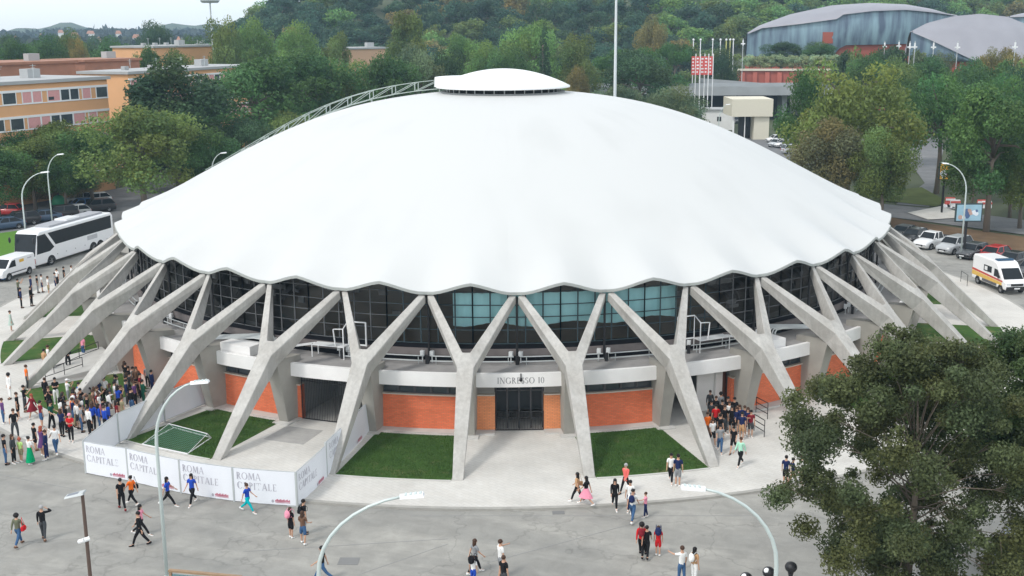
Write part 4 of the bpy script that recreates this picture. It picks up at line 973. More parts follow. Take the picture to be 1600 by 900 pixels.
# tiny far houses
for i, (px, D_, h_) in enumerate([(20, 1000, 15), (60, 1120, 16), (110, 1050, 17), (150, 950, 14), (180, 1200, 18), (206, 1050, 15), (275, 900, 14), (90, 1300, 19), (135, 1250, 18)]):
    p = Dp(px, 46, D_); q = Dp(px+6+i % 3*3, 46, D_); az, L = frame_of(p, q); t = thing('distant_house', 'tiny pale building on the hazy plain at the left skyline', 'building', (p.x, p.y, 0), az, 'tiny pale buildings on the skyline')
    m = MB(); m.box(0, L, 0, 12, 2, h_); m.build('wall', WHITEWALL, t); m = MB(); m.hexa([(-.5, -.5, h_), (L+.5, -.5, h_), (L+.5, 12.5, h_), (-.5, 12.5, h_), (1, 5, h_+3), (L-1, 5, h_+3), (L-1, 7, h_+3), (1, 7, h_+3)]); m.build('roof', TILE, t)

# cream pavilion and flyover on the right
def fr_at(px, dist, rz=0): p = Dp(px, 46, dist); return Vector((p.x, p.y, 0)), math.atan2(cr[1], cr[0])+rz
p, az = fr_at(1147, 240); sc_ = 240/FPX
t = thing('pavilion', 'cream open pavilion with deep canopy and one thick wall by the flyover', 'pavilion', p, az)
m = MB(); m.box(0, 62*sc_, -1, 9, 4.6, 8.1); m.build('canopy', CREAM, t)
m = MB(); m.box(35*sc_, 58*sc_, -.4, 8, -.2, 4.598); m.build('wall', CREAM, t)
m = MB(); m.box(23*sc_, 34.5*sc_, 3, 8, -.2, 4.598); m.build('bay_shade', DARK, t)  # dark block standing in for the shade of the open recess
m = MB(); m.box(21*sc_, 22*sc_, -.2, .2, -.2, 4.598); m.box(.4, .7, -.2, .2, -.2, 4.598); m.build('column', WHITEWALL, t)
p, az = fr_at(1108, 262); t = thing('hut', 'small white building with one dark window under the flyover', 'hut', p, az); m = MB(); m.box(0, 6, 0, 6, -.2, 4.2); m.build('wall', WHITEWALL, t); m = MB(); m.box(-.3, 6.3, -.3, 6.3, 4.202, 4.5); m.build('roof', ROOFG, t)
m = MB(); m.box(2.4, 3.3, -.06, -.01, 1.8, 2.8); m.build('window', DARK, t)
FLY = mat('flyover_concrete', (.34, .36, .37), .9, var=.2, scale=.3)
p, az = fr_at(880, 285, R_(-2)); t = thing('flyover', 'grey elevated road on piers crossing behind the cream pavilion', 'flyover', p, az); Lf = 72
m = MB(); m.box(0, Lf, 0, 12, 6.1, 7.3); m.build('deck', FLY, t)
m = MB(); m.box(0, Lf, -.25, -.003, 6.0, 8.2); m.build('parapet', FLY, t); m = MB(); m.box(0, Lf, 12.003, 12.25, 6.0, 8.4); m.build('parapet', FLY, t)
for i in range(6):
    m = MB(); m.box(4+i*12.5, 5.2+i*12.5, 3, 9, -.2, 6.098); m.build('pier', FLY, t)
m = MB(); m.box(30, 58, 13, 14, -.2, 6); m.build('underdeck_shade', DARK, t)  # dark sheet put in for the shaded gap under the deck
p, az = fr_at(1095, 308, R_(-14)); t = thing('access_ramp', 'pale grey ramp descending beside the red arcade wall', 'ramp', p, az); m = MB(); m.hexa([(0, 0, 0), (42, 0, 0), (42, 9, 0), (0, 9, 0), (0, 0, 8.6), (42, 0, 5.4), (42, 9, 5.4), (0, 9, 8.6)]); m.build('ramp_deck', mat('ramp_concrete', (.42, .42, .42), .9), t)
m = MB(); m.hexa([(0, -.25, 8.2), (42, -.25, 5), (42, -.01, 5), (0, -.01, 8.2), (0, -.25, 9.3), (42, -.25, 6.2), (42, -.01, 6.2), (0, -.01, 9.3)]); m.build('parapet', FLY, t)
REDB = mat('red_arcade', (.42, .12, .085), .9, var=.2, scale=.4)
p, az = fr_at(1154, 328, R_(-10)); t = thing('arcade_wall', 'long red brick retaining wall with a row of buttresses', 'wall', p, az)
m = MB(); m.box(0, 46, 0, 1.5, -.2, 10.4); m.build('wall', REDB, t)
for i in range(14):
    m = MB(); m.hexa([(1+i*3.3, -1.6, 4), (2.2+i*3.3, -1.6, 4), (2.2+i*3.3, -.002, 4), (1+i*3.3, -.002, 4), (1+i*3.3, -.5, 10), (2.2+i*3.3, -.5, 10), (2.2+i*3.3, -.002, 10), (1+i*3.3, -.002, 10)]); m.build('buttress', REDB, t)
m = MB(); m.box(0, 46, -.6, 1.6, 10.402, 10.9); m.build('coping', CREAM, t)
tr_ = MB(); a_, az_ = fr_at(1150, 331, 0); az_ = math.atan2(cr[1], cr[0]); Tm = Matrix.Translation(a_) @ Matrix.Rotation(az_, 4, 'Z')
tr_.box(0, 48, 0, 15, -.3, 10.0, 0, Tm); struct('terrace', tr_, GRASS)

# metal clad concert halls
LEAD = mat('lead_roof', (.30, .30, .33), .6, .2, var=.12, scale=.25)
def mat_clad():
    m, n, b = nodes('weathered_cladding'); b.inputs['Roughness'].default_value = .45; b.inputs['Metallic'].default_value = .2
    tc = n.nodes.new('ShaderNodeTexCoord'); mp = n.nodes.new('ShaderNodeMapping'); mp.inputs['Scale'].default_value = (.55, .3, .07); lk(n, tc.outputs['Object'], mp.inputs[0])
    z = n.nodes.new('ShaderNodeTexNoise'); z.inputs['Scale'].default_value = 1; z.inputs['Detail'].default_value = 7; lk(n, mp.outputs[0], z.inputs['Vector'])
    c = n.nodes.new('ShaderNodeValToRGB'); e = c.color_ramp.elements; e[0].position = .36; e[0].color = (.10, .14, .20, 1); e[1].position = .70; e[1].color = (.27, .40, .46, 1); lk(n, z.outputs[0], c.inputs[0]); lk(n, c.outputs[0], b.inputs['Base Color']); return m
CLAD = mat_clad(); REDW = mat('red_brick_base', (.33, .085, .055), .9, var=.2, scale=.3)
def zAt(y, dist, x=1350): a = ray(x, y); return CAM[2]+a[2]*dist/math.hypot(a[0], a[1])
def hall_shell(lab, px0, px1, D_, outline, eave, foot, brickz, depth, bulge=6, rz=0):
    """outline/eave/foot: list of (px, y) on the near side; built as a lofted shell with real depth"""
    az = math.atan2(cr[1], cr[0])+rz; p = Dp(px0, 46, D_); t = thing('concert_hall', lab, 'concert hall', (p.x, p.y, 0), az); s_ = D_/FPX
    def ip(L_, px): return float(np.interp(px, [q[0] for q in L_], [q[1] for q in L_]))
    n = 36; mr_ = MB(); mc = MB(); mb_ = MB(); vr = []; vc = []; vb = []
    for i in range(n+1):
        px = px0+(px1-px0)*i/n; u = (px-px0)*s_; c = 1-abs(2*i/n-1)**2.2
        zt = zAt(ip(outline, px), D_, px); ze = min(zAt(ip(eave, px), D_, px), zt-.05); zf = min(zAt(ip(foot, px), D_, px), ze-.05)
        y0 = -bulge*c
        vr += [(u, y0-1.2, ze), (u, y0-1.0, ze+.35), (u, y0+depth*.12*c+.5, ze+(zt-ze)*.62), (u, y0+depth*.3*c+1.0, zt), (u, depth*.6*c+2, zt-.25*(zt-zf)), (u, depth*c+3, zf)]
        vc += [(u, y0, ze+.2), (u, y0-.8*c, (ze+zf)/2), (u, y0+.6, zf)]
        vb += [(u, y0+1.5, zf+.3), (u, y0+1.5, -1)]
    def strips(k): return [(i*k+j, (i+1)*k+j, (i+1)*k+j+1, i*k+j+1) for i in range(n) for j in range(k-1)]
    mr_.add(vr, strips(6)); mr_.build('roof', LEAD, t, True); mc.add(vc, strips(3)); mc.build('cladding', CLAD, t, True); mb_.add(vb, strips(2)); mb_.build('brick_base', REDW, t)
    return t
th = hall_shell('large metal clad hall with long curved grey roof and blue facade', 1168, 1478, 368, [(1168, 52), (1185, 40), (1230, 22), (1290, 8), (1345, 4), (1400, 6), (1440, 13), (1478, 24)], [(1168, 53), (1185, 44), (1230, 38), (1281, 30), (1284, 24), (1330, 18), (1380, 16), (1430, 20), (1478, 25)], [(1168, 88), (1280, 86), (1292, 70), (1420, 68), (1478, 66)], 10, 40, 15)
p, az = fr_at(1262, 350); m = MB(); 
q0 = th.matrix_world
m = MB(); s_ = 368/FPX; m.box((1263-1168)*s_, (1277-1168)*s_, -14.6, -9, zAt(68, 356), zAt(50, 356)); m.build('red_opening', REDW, th)
hall_shell('second hall with dark bulging lead roof at the right edge', 1424, 1640, 300, [(1424, 50), (1450, 36), (1490, 25), (1530, 21), (1570, 26), (1600, 40), (1640, 62)], [(1424, 51), (1440, 60), (1480, 84), (1500, 95), (1530, 96), (1570, 91), (1640, 84)], [(1424, 90), (1440, 92), (1500, 97), (1530, 98), (1640, 94)], 5, 34, 8)
hall_shell('third lead roofed hall showing a sliver at the right edge', 1574, 1720, 380, [(1574, 26), (1600, 20), (1650, 14), (1720, 30)], [(1574, 27), (1600, 26), (1650, 25), (1720, 32)], [(1574, 60), (1720, 60)], 5, 30)
p = Dp(1450, 46, 318)

# ================================================================ MASTS, LAMPS, SIGNS
LAMPG = mat('lamp_post_grey', (.55, .62, .60), .5, .2, var=.06)
def curved_lamp(base, H, reach, dirv, lab, head=.65, rad=.068, group=None, cat='street lamp'):
    t = thing('street_lamp', lab, cat, base, math.atan2(dirv.y, dirv.x), group)
    m = MB(); pts = [(0, 0, 0), (0, 0, H*.55), (0, 0, H*.70)]
    for i in range(1, 9): a = i/8*R_(78); pts.append((reach*.93*(1-math.cos(a))/(1-math.cos(R_(78))), 0, H*.70+(H*.985-H*.70)*math.sin(a)/math.sin(R_(78))))
    n = len(pts); m.tube(pts, [rad*(1.15-.55*i/(n-1)) for i in range(n)], 10); m.build('post', LAMPG, t, True)
    m = MB(); m.tube([(0, 0, -.02), (0, 0, .5)], [rad*1.6, rad*1.5], 10); m.build('base', LAMPG, t)
    m = MB(); e = Vector(pts[-1]); T = Matrix.Translation(e) @ Matrix.Rotation(R_(-6), 4, 'Y')
    m.hexa([T @ Vector(q) for q in ((-.1, -.10, -.05), (head, -.16, -.05), (head, .16, -.05), (-.1, .10, -.05), (-.1, -.06, .06), (head*.95, -.11, .05), (head*.95, .11, .05), (-.1, .06, .06))])
    h_ = m.build('lamp_head', WHITE, t)
    m = MB()
    for i in range(4): m.hexa([T @ Vector(q) for q in ((.05+i*.15, -.09, .05), (.13+i*.15, -.09, .05), (.13+i*.15, .09, .05), (.05+i*.15, .09, .05), (.06+i*.15, -.08, .085), (.12+i*.15, -.08, .085), (.12+i*.15, .08, .085), (.06+i*.15, .08, .085))])
    m.build('heat_sink', LAMPG, h_); return t
def lamp_px(bx, by, hx, hy, H, lab, z0=-.1, **kw):
    hd_ = G(hx, hy, H); b_ = None
    # the post stands where its visible lowest point (bx,by) is seen, at the depth of the head
    best = None
    for i in range(1, 60):
        rch = i*.1
        for s_ in (-1, 1):
            c_ = Vector((hd_.x+s_*cr[0]*rch, hd_.y+s_*cr[1]*rch, 0))
            z_ = None
            lo_, hi_ = -3., H
            for _ in range(24):
                md = (lo_+hi_)/2
                if screen((c_.x, c_.y, md))[1] < by: hi_ = md
                else: lo_ = md
            x_, y_ = screen((c_.x, c_.y, md))
            e = abs(x_-bx)
            if best is None or e < best[0]: best = (e, c_, rch)
    _, c_, rch = best; dv = Vector((hd_.x-c_.x, hd_.y-c_.y, 0)); return curved_lamp((c_.x, c_.y, z0), H+.1, rch, dv, lab, **kw)
lamp_px(261, 880, 306, 593, 9.0, 'tall curved street lamp in front of the ROMA CAPITALE hoarding')
lamp_px(499, 890, 640, 769, 9.0, 'curved street lamp at the bottom, reaching right over the road')
lamp_px(1212, 890, 1088, 757, 9.0, 'curved street lamp left of the foreground tree, reaching left')
lamp_px(39, 350, 68, 269, 9.0, 'curved street lamp beside the grass verge behind the white van', z0=0, head=.7)
lamp_px(77, 300, 92, 241, 9.0, 'curved street lamp further back among the parked cars', z0=0)
lamp_px(331, 262, 347, 239, 8.0, 'street lamp peeping above the left flank of the dome', z0=0)
lamp_px(1505, 360, 1478, 255, 9.5, 'curved street lamp beside the billboard', z0=0, head=.5)
lamp_px(1092, 186, 1104, 172, 8.0, 'curved lamp rising behind the right flank of the dome', z0=0)
lamp_px(1123, 196, 1136, 163, 9.5, 'curved lamp in front of the small white hut', z0=0)
# brown post with panel lamp
bp_ = G(139, 880, 1.6); t = thing('street_lamp', 'brown square post with a flat white panel lamp and small camera', 'street lamp', (bp_.x, bp_.y, -.1), math.atan2(cr[1], cr[0]))
zt_ = 1.0
for _ in range(60):
    if screen((bp_.x, bp_.y, zt_))[1] > 772: zt_ += .1
m = MB(); m.tube([(0, 0, 0), (0, 0, zt_)], [.085, .07], 8); m.build('post', mat('brown_post', (.10, .065, .05), .6), t)
m = MB(); m.tube([(.0, 0, zt_+.02), (.06, 0, zt_+.04)], .07, 8); m.hexa([(-.68, -.2, zt_-.12), (.1, -.22, zt_+.06), (.1, .22, zt_+.06), (-.68, .2, zt_-.12), (-.66, -.16, zt_-.05), (.08, -.18, zt_+.14), (.08, .18, zt_+.14), (-.66, .16, zt_-.05)]); h_ = m.build('lamp_head', STEEL, t)
m = MB(); m.hexa([(-.60, -.13, zt_-.036), (-.15, -.13, zt_+.076), (-.15, .13, zt_+.076), (-.60, .13, zt_-.036), (-.60, -.12, zt_-.025), (-.15, -.12, zt_+.087), (-.15, .12, zt_+.087), (-.60, .12, zt_-.025)]); m.build('solar_panel', mat('solar', (.12, .14, .17), .3), h_)
m = MB(); zc = zt_-1.95; m.tube([(-.3, -.05, zc-.08), (-.05, -.12, zc+.02)], [.09, .09], 8); m.tube([(-.05, -.1, zc+.02), (0.12, 0, zc+.05)], [.1, .1], 8); m.build('camera', WHITE, t)
# black globe topped posts at the bottom
for px, py, lab in ((1166, 903, 'black globe with white patch on a post, leftmost of three'), (1201, 894, 'black globe with white patch beside the curved lamp post'), (1236, 886, 'plain black globe on a tapering neck nearest the tree')):
    p = G(px, py, 3.0); t = thing('globe_post', lab, 'globe lamp', (p.x, p.y, -.1))
    m = MB(); m.tube([(0, 0, 0), (0, 0, 2.5), (0, 0, 2.8), (0, 0, 2.98)], [.05, .05, .09, .14], 10); m.build('post', BLACK, t)
    m = MB(); m.ell((0, 0, 3.1), (.23, .23, .21), 16, 10); g_ = m.build('globe', BLACK, t, True)
    if px < 1230:
        m = MB(); a = Vector((-cr[0]*.6-cd[0]*.5, -cr[1]*.6-cd[1]*.5, .6)).normalized(); m.ell(tuple(Vector((0, 0, 3.1))+a*.135), .12, 10, 8); m.build('white_patch', WHITE, g_, True)  # white spot on the upper left of the globe
# wooden framed board at the bottom edge
p = G(266, 889, 2.6); q = G(375, 899, 2.6); az, L = frame_of(p, q); t = thing('notice_board', 'wooden framed glass board cut by the bottom edge of the picture', 'notice board', (p.x, p.y, -.1), az)
WOODB = mat('weathered_wood', (.30, .20, .12), .7, var=.3, scale=4)
m = MB(); m.box(-.06, L+.06, -.07, .07, 2.60, 2.68); m.build('top_board', WOODB, t)
for x in (0, L): m = MB(); m.box(x-.05, x+.05, -.05, .05, 0, 2.598); m.build('post', WOODB, t)
m = MB(); m.box(.06, L-.06, -.015, .015, .4, 2.5); m.build('glass_sheet', mat_glass('board_glass', (.6, .8, .85)), t)
# tall mast and stadium light
p = Dp(961, 137, 205); t = thing('light_mast', 'very tall slender pale mast rising out of the picture above the dome', 'mast', (p.x, p.y, 0)); m = MB(); m.tube([(0, 0, 0), (0, 0, 33)], [.32, .18], 10); m.build('pole', mat('mast_pale', (.68, .72, .74), .5), t); m = MB(); m.tube([(0, 0, 33), (0, 0, 33.6)], [1.5, 1.5], 12); m.build('lamp_ring', STEEL, t)
p = Dp(328, 3, 400); t = thing('light_mast', 'distant tower light with a round head against the sky', 'mast', (p.x, p.y, 0)); m = MB(); m.tube([(0, 0, 0), (0, 0, p.z)], [.4, .22], 8); m.build('pole', STEEL, t); m = MB(); m.tube([(0, 0, p.z-.3), (0, 0, p.z+.5)], [2.6, 3.2], 12); m.build('lamp_ring', STEEL, t)
# red banners
REDF = mat('red_banner', (.62, .10, .09), .8, var=.15, scale=.6)
ban = [(1086, 'leftmost'), (1093, 'second from left'), (1100, 'middle'), (1106, 'fourth from left'), (1113, 'rightmost')]
for i, (px, wh) in enumerate(ban):
    D_ = 275-i % 2*5; p = Dp(px, 138, D_); t = thing('banner_mast', 'red banner with white lettering on a white mast, '+wh+' of five', 'banner', (p.x, p.y, 0), az := math.atan2(cr[1], cr[0]), 'red banners on masts')
    zt1 = zAt(88, D_, px); zb1 = zAt(117, D_, px); m = MB(); m.tube([(0, 0, 0), (0, 0, zt1+.6)], .11, 8); m.build('mast', WHITE, t)
    m = MB(); m.box(-.95, .02, .12, .17, zb1, zt1); bn = m.build('banner', REDF, t)
    m = MB(); r3 = random.Random(i)
    for k in range(5): z = zb1+.5+k*.75; m.box(-.8, -.8+r3.uniform(.3, .6), .10, .118, z, z+.32)
    m.build('lettering', WHITE, bn)
for i, px in enumerate([1082, 1093, 1112, 1124, 1133, 1139, 1144]):
    D_ = 320; p = Dp(px, 120, D_); yel = i in (4, 5); t = thing('flagpole', ('pale yellow' if yel else 'pale white')+' bare flagpole behind the red banners', 'flagpole', (p.x, p.y, 0), az, ('yellow' if yel else 'white')+' flagpoles behind the banners')
    m = MB(); m.tube([(0, 0, 0), (0, 0, zAt(62, D_, px))], .13, 7); m.build('pole', mat('yellow_pole', (.6, .6, .2)) if yel else WHITE, t); m = MB(); m.ell((0, 0, zAt(62, D_, px)), .3, 8, 6); m.build('finial', WHITE, t)
for i, (px, y0, y1, D_) in enumerate([(1160, 60, 95, 310), (1382, 64, 76, 300), (1404, 63, 80, 300), (1420, 64, 96, 280), (1428, 64, 92, 285), (1457, 64, 96, 275), (1494, 64, 100, 270), (1584, 63, 96, 262)]):
    p = Dp(px, y1, D_); t = thing('plaza_lamp', 'white plaza lamp with crossed head in front of the concert halls', 'plaza lamp', (p.x, p.y, 0), az, 'white plaza lamps'); z = zAt(y0, D_, px)
    m = MB(); m.tube([(0, 0, 0), (0, 0, z)], .09, 7); m.build('pole', STEEL, t); m = MB(); m.box(-.55, .55, -.1, .1, z-1.5, z-1.2); m.box(-.14, .14, -.14, .14, z-1.8, z-.4); m.build('lamp_head', WHITE, t)
# billboards
def billboard(px0, y0, px1, y1, D_, ybase, lab, cols, pole_x, seed):
    p = Dp(px0, y0, D_); az = math.atan2(cr[1], cr[0]); t = thing('billboard', lab, 'billboard', (p.x, p.y, 0), az); s_ = D_/FPX; W = (px1-px0)*s_; zt, zb = zAt(y0, D_, px0), zAt(y1, D_, px0)
    m = MB(); m.box(-.12, W+.12, .02, .22, zb-.12, zt+.12); m.build('frame', mat('dark_green_frame', (.03, .05, .055), .5), t)
    m = MB(); m.box(0, W, -.005, .018, zb, zt); pn = m.build('poster', cols[0], t); r = random.Random(seed)
    for k in range(9):
        m = MB(); x = r.uniform(.05, .75)*W; z = zb+r.uniform(.08, .5)*(zt-zb); m.ell((x+.2, -.012, z+.2), (r.uniform(.12, .35), .006, r.uniform(.15, .4)), 10, 6); m.build('picture_patch', cols[1+k % (len(cols)-1)], pn)
    m = MB(); m.box(W*.4, W*.4+.22, .06, .2, -.1, zb-.12); m.build('post', BLACK, t); return t
billboard(1496, 320, 1532, 345, 121, 400, 'landscape billboard with pale blue poster above the parked cars', [mat('poster_blue', (.30, .48, .58)), mat('poster_dark', (.08, .14, .28)), mat('poster_white', (.7, .75, .8)), mat('poster_skin', (.5, .33, .28))], 1505, 2)
billboard(1470, 256, 1485, 280, 150, 300, 'small upright yellow advertising board beside the avenue', [mat('poster_yellow', (.72, .40, .05)), mat('poster_brown', (.15, .03, .02)), mat('poster_white', (.7, .75, .8))], 1470, 4)
for i, (px, py) in enumerate([(1484, 318), (1492, 322), (1534, 322), (1541, 324)]):
    p = G(px, py); t = thing('road_barrier', 'red and white plastic road barrier at the crossing', 'barrier', (p.x, p.y, -.08), az, 'red and white road barriers')
    m = MB(); m.hexa([(-.6, -.25, 0), (.6, -.25, 0), (.6, .25, 0), (-.6, .25, 0), (-.6, -.08, .9), (.6, -.08, .9), (.6, .08, .9), (-.6, .08, .9)]); m.build('body', mat('barrier_red', (.6, .1, .08)) if i % 2 == 0 else WHITE, t)
    m = MB(); m.box(-.62, .62, -.24, -.18, .5, .75); m.build('stripe', WHITE if i % 2 == 0 else mat('barrier_red', (.6, .1, .08)), t)

# railings
def railing(pts, lab, h=1.0, mids=2, step=1.4, z0=0.0):
    p0 = Vector(pts[0]); t = thing('railing', lab, 'railing', (p0.x, p0.y, z0)); m = MB(); m2 = MB()
    for a, b_ in zip(pts[:-1], pts[1:]):
        a = Vector(a)-p0; b_ = Vector(b_)-p0; L = (b_-a).length; n = max(1, round(L/step))
        for z in [h]+[h*(k+1)/(mids+1) for k in range(mids)]: m.tube([a+Vector((0, 0, z)), b_+Vector((0, 0, z))], .025, 6)
        for i in range(n+1): q = a.lerp(b_, i/n); m2.tube([q, q+Vector((0, 0, h))], .025, 6)
    m.build('rail', BLACK, t); m2.build('post', BLACK, t); return t
g = lambda x, y: (lambda v: (v.x, v.y, 0))(G(x, y))
railing([g(1178, 673), g(1194, 683)], 'short black handrail right of the crowd by the right entrance')
railing([g(1181, 645), g(1199, 655)], 'black handrail against the brick wall right of the right entrance')
railing([g(1106, 655), g(1135, 672)], 'low black rail in front of the open right entrance', mids=0)
railing([g(85, 586), g(125, 567), g(155, 555)], 'dark railing of the left ramp, upper one', mids=1)
railing([g(72, 600), g(130, 580)], 'dark railing of the left ramp, lower one', mids=1)
railing([g(200, 632), g(216, 622), g(220, 612)], 'black crowd barrier beside the hoarding at the left entrance', mids=5, step=.5)
railing([g(1501, 440), g(1511, 447)], 'small rail on the pavement near the ambulance', mids=0)
# ramp slab at left entrance
m = MB(); m.hexa([PL(32.6, -6.45, -.05), PL(38.2, -6.3, -.05), PL(38.2, -5.6, -.05), PL(32.6, -5.55, -.05), PL(32.6, -6.45, .5), PL(38.2, -6.3, .02), PL(38.2, -5.6, .02), PL(32.6, -5.55, .5)]); struct('entrance_ramp', m, CONC)

# ================================================================ VEHICLES
WHEEL_T = None
def wheel(parent, x, y, r=.32, wd=.2):
    m = MB(); T = Matrix.Translation((x, y, r)) @ Matrix.Rotation(R_(90), 4, 'X')
    def ring(r0_, r1_, z0, z1, mi=0):
        n = 18; vs = []
        for i in range(n):
            a = 2*math.pi*i/n
            for rr, zz in ((r1_, z0), (r1_, z1), (r0_, z1), (r0_, z0)): vs.append(T @ Vector((rr*math.cos(a), rr*math.sin(a), zz)))
        m.add(vs, [(i*4+j, i*4+(j+1) % 4, ((i+1) % n)*4+(j+1) % 4, ((i+1) % n)*4+j) for i in range(n) for j in range(4)], mi)
    ring(r*.62, r, -wd/2, wd/2); w_ = m.build('wheel', RUB, parent)
    m = MB(); m.tube([T @ Vector((0, 0, -wd/2+.02)), T @ Vector((0, 0, wd/2-.02))], r*.62, 14)
    for i in range(5):
        a = 2*math.pi*i/5
        for zz in (-wd/2+.01, wd/2-.01): m.bar(T @ Vector((0, 0, zz)), T @ Vector((r*.58*math.cos(a), r*.58*math.sin(a), zz)), .05, .03)
    m.build('rim', mat('alloy', (.45, .46, .47), .35, .6), w_)
def loft(m, st_, mi=0):   # st_: list of rings with equal counts
    k = len(st_[0]); vs = [p for r in st_ for p in r]; fs = [(i*k+j, i*k+(j+1) % k, (i+1)*k+(j+1) % k, (i+1)*k+j) for i in range(len(st_)-1) for j in range(k)]
    fs += [tuple(range(k))[::-1], tuple((len(st_)-1)*k+j for j in range(k))]; m.add(vs, fs, mi)
def car_proto(kind, col):
    """x forward; front at +x"""
    t = thing('parked_car', 'car', 'car')
    S = {'hatch': dict(L=4.0, W=1.72, H=1.48, hood=.92, belt=.93, a=(1.75, 1.0, .35, -1.35, -1.85)), 'sedan': dict(L=4.6, W=1.78, H=1.44, hood=.90, belt=.92, a=(2.0, 1.05, .35, -1.05, -1.75)),
         'suv': dict(L=4.5, W=1.85, H=1.70, hood=1.08, belt=1.08, a=(2.0, 1.15, .55, -1.7, -2.1)), 'pickup': dict(L=4.9, W=1.8, H=1.72, hood=1.05, belt=1.06, a=(2.1, 1.1, .6, -.55, -.75))}[kind]
    L, W, H, hood, belt = S['L'], S['W'], S['H'], S['hood'], S['belt']; xf = L/2; hw = W/2
    prof_ = [(-xf, .38, belt*.78, .80), (-xf+.06, .26, belt*.93, .92), (-xf+.45, .2, belt+.0, 1.0), (0, .2, belt, 1.0), (S['a'][1], .2, belt-.01, 1.0), (xf-.7, .2, hood*.93, .98), (xf-.18, .22, hood*.80, .90), (xf, .36, hood*.62, .76)]
    m = MB(); rings = []
    for x, zb, zt, f in prof_:
        w_ = hw*f; rings.append([(x, -w_*.92, zb), (x, -w_, zb+.2), (x, -w_, zt-.16), (x, -w_*.93, zt-.03), (x, -w_*.6, zt+.03), (x, w_*.6, zt+.03), (x, w_*.93, zt-.03), (x, w_, zt-.16), (x, w_, zb+.2), (x, w_*.92, zb)])
    loft(m, rings); body = m.build('body', PAINT, t, True); body.color = (*col, 1)
    x4, x1, x2, x3 = S['a'][4], S['a'][1], S['a'][2], S['a'][3]
    if kind == 'pickup':
        m = MB(); m.box(-xf+.12, x4-.08, -hw+.12, hw-.12, belt-.3, belt+.045); m.build('cargo_bed', RUB, t)
    def green(i0, z0, z1, xi, xo, xb_, xbo, nm, mt, ins):
        m = MB(); rings = []
        m.hexa([(xbo, -hw*.93+ins, z0), (xo, -hw*.93+ins, z0), (xo, hw*.93-ins, z0), (xbo, hw*.93-ins, z0), (xb_, -hw*.76+ins, z1), (xi, -hw*.76+ins, z1), (xi, hw*.76-ins, z1), (xb_, hw*.76-ins, z1)]); return m.build(nm, mt, t)
    green(0, belt, H-.05, x2, x1, x3, x4, 'windows', CARGLASS, 0)
    m = MB(); m.hexa([(x3-.05, -hw*.76, H-.07), (x2+.08, -hw*.76, H-.07), (x2+.08, hw*.76, H-.07), (x3-.05, hw*.76, H-.07), (x3+.15, -hw*.66, H), (x2-.12, -hw*.66, H), (x2-.12, hw*.66, H), (x3+.15, hw*.66, H)])
    for s in (-1, 1):
        def pp(f, z): u = (z-belt)/(H-.05-belt); return s*(hw*.93+(hw*.76-hw*.93)*u+.008)
        for xa, xb in ((x1, x2), (x4, x3), ((x1+x4)/2+.05, (x2+x3)/2+.05)):
            m.bar((xa, pp(0, belt), belt-.01), (xb, pp(0, H-.05), H-.05), .07, .05)
    r_ = m.build('roof', PAINT, t); r_.color = (*col, 1)
    for sx, sy in ((L*.31, 1), (L*.31, -1), (-L*.29, 1), (-L*.29, -1)):
        wheel(t, sx, sy*(hw-.10), .31 if kind in ('hatch', 'sedan') else .36)
        m = MB(); r = .37 if kind in ('hatch', 'sedan') else .42; n = 12
        vs = [(sx+r*math.cos(math.pi*i/n), sy*(hw+.006), .30+r*math.sin(math.pi*i/n)*1.0) for i in range(n+1)]; m.add(vs+[(v[0], v[1]-sy*.05, v[2]) for v in vs], [tuple(range(n+1)), tuple(range(n+1, 2*n+2))]+[(i, i+1, n+2+i, n+1+i) for i in range(n)])
        m.build('wheel_arch', RUB, t)
    for s in (-1, 1):
        m = MB(); m.hexa([(xf-.22, s*hw*.48, hood*.60), (xf-.02, s*hw*.48, hood*.58), (xf-.20, s*hw*.86, hood*.58), (xf-.34, s*hw*.90, hood*.60), (xf-.26, s*hw*.48, hood*.80), (xf-.13, s*hw*.48, hood*.76), (xf-.26, s*hw*.86, hood*.76), (xf-.38, s*hw*.89, hood*.80)]); m.build('headlight', mat('headlight_glass', (.7, .72, .74), .15, spec=.8), t)
        m = MB(); m.box(-xf-.012, -xf+.12, min(s*hw*.5, s*hw*.83), max(s*hw*.5, s*hw*.83), belt*.68, belt*.86); m.build('tail_light', mat('tail_red', (.4, .02, .02), .3), t)
        m = MB(); m.ell((x1-.18, s*(hw+.09), belt+.08), (.07, .12, .08), 8, 6); mm = m.build('mirror', PAINT, t, True); mm.color = (*col, 1)
    m = MB(); m.box(xf-.05, xf+.015, -hw*.45, hw*.45, .42, .58); m.build('grille', BLACK, t)
    m = MB(); m.box(xf+.017, xf+.03, -.26, .26, .36, .46); m.build('number_plate', WHITE, t)
    m = MB(); m.box(-xf-.03, -xf-.002, -.26, .26, .55, .66); m.build('number_plate', WHITE, t)
    return t
CP = {k: car_proto(k, (.5, .5, .5)) for k in ('hatch', 'sedan', 'suv', 'pickup')}
used_c = set()
def car(kind, col, px, py, face, lab, z=-.1, group=None):
    """face: heading in degrees clockwise from straight away from the camera"""
    src = CP[kind]; o = src if kind not in used_c else copy_tree(src); used_c.add(kind)
    g_ = G(px, py, z); o.location = (g_.x, g_.y, z); o.rotation_euler = (0, 0, math.pi/2-YAW_ANG(face)); tag(o, lab, 'car', group)
    for ch in o.children:
        if ch.name.split('.')[0] in ('body', 'roof', 'mirror'): ch.color = (*col, 1)
    return o
def YAW_ANG(f): return YAW+R_(f)   # compass angle
blk, dgr, sil, wht, red, blu, dbl = (.02, .02, .022), (.07, .075, .08), (.42, .44, .45), (.75, .76, .76), (.42, .02, .02), (.05, .17, .42), (.05, .09, .15)
GC = 'cars parked in a row right of the dome'
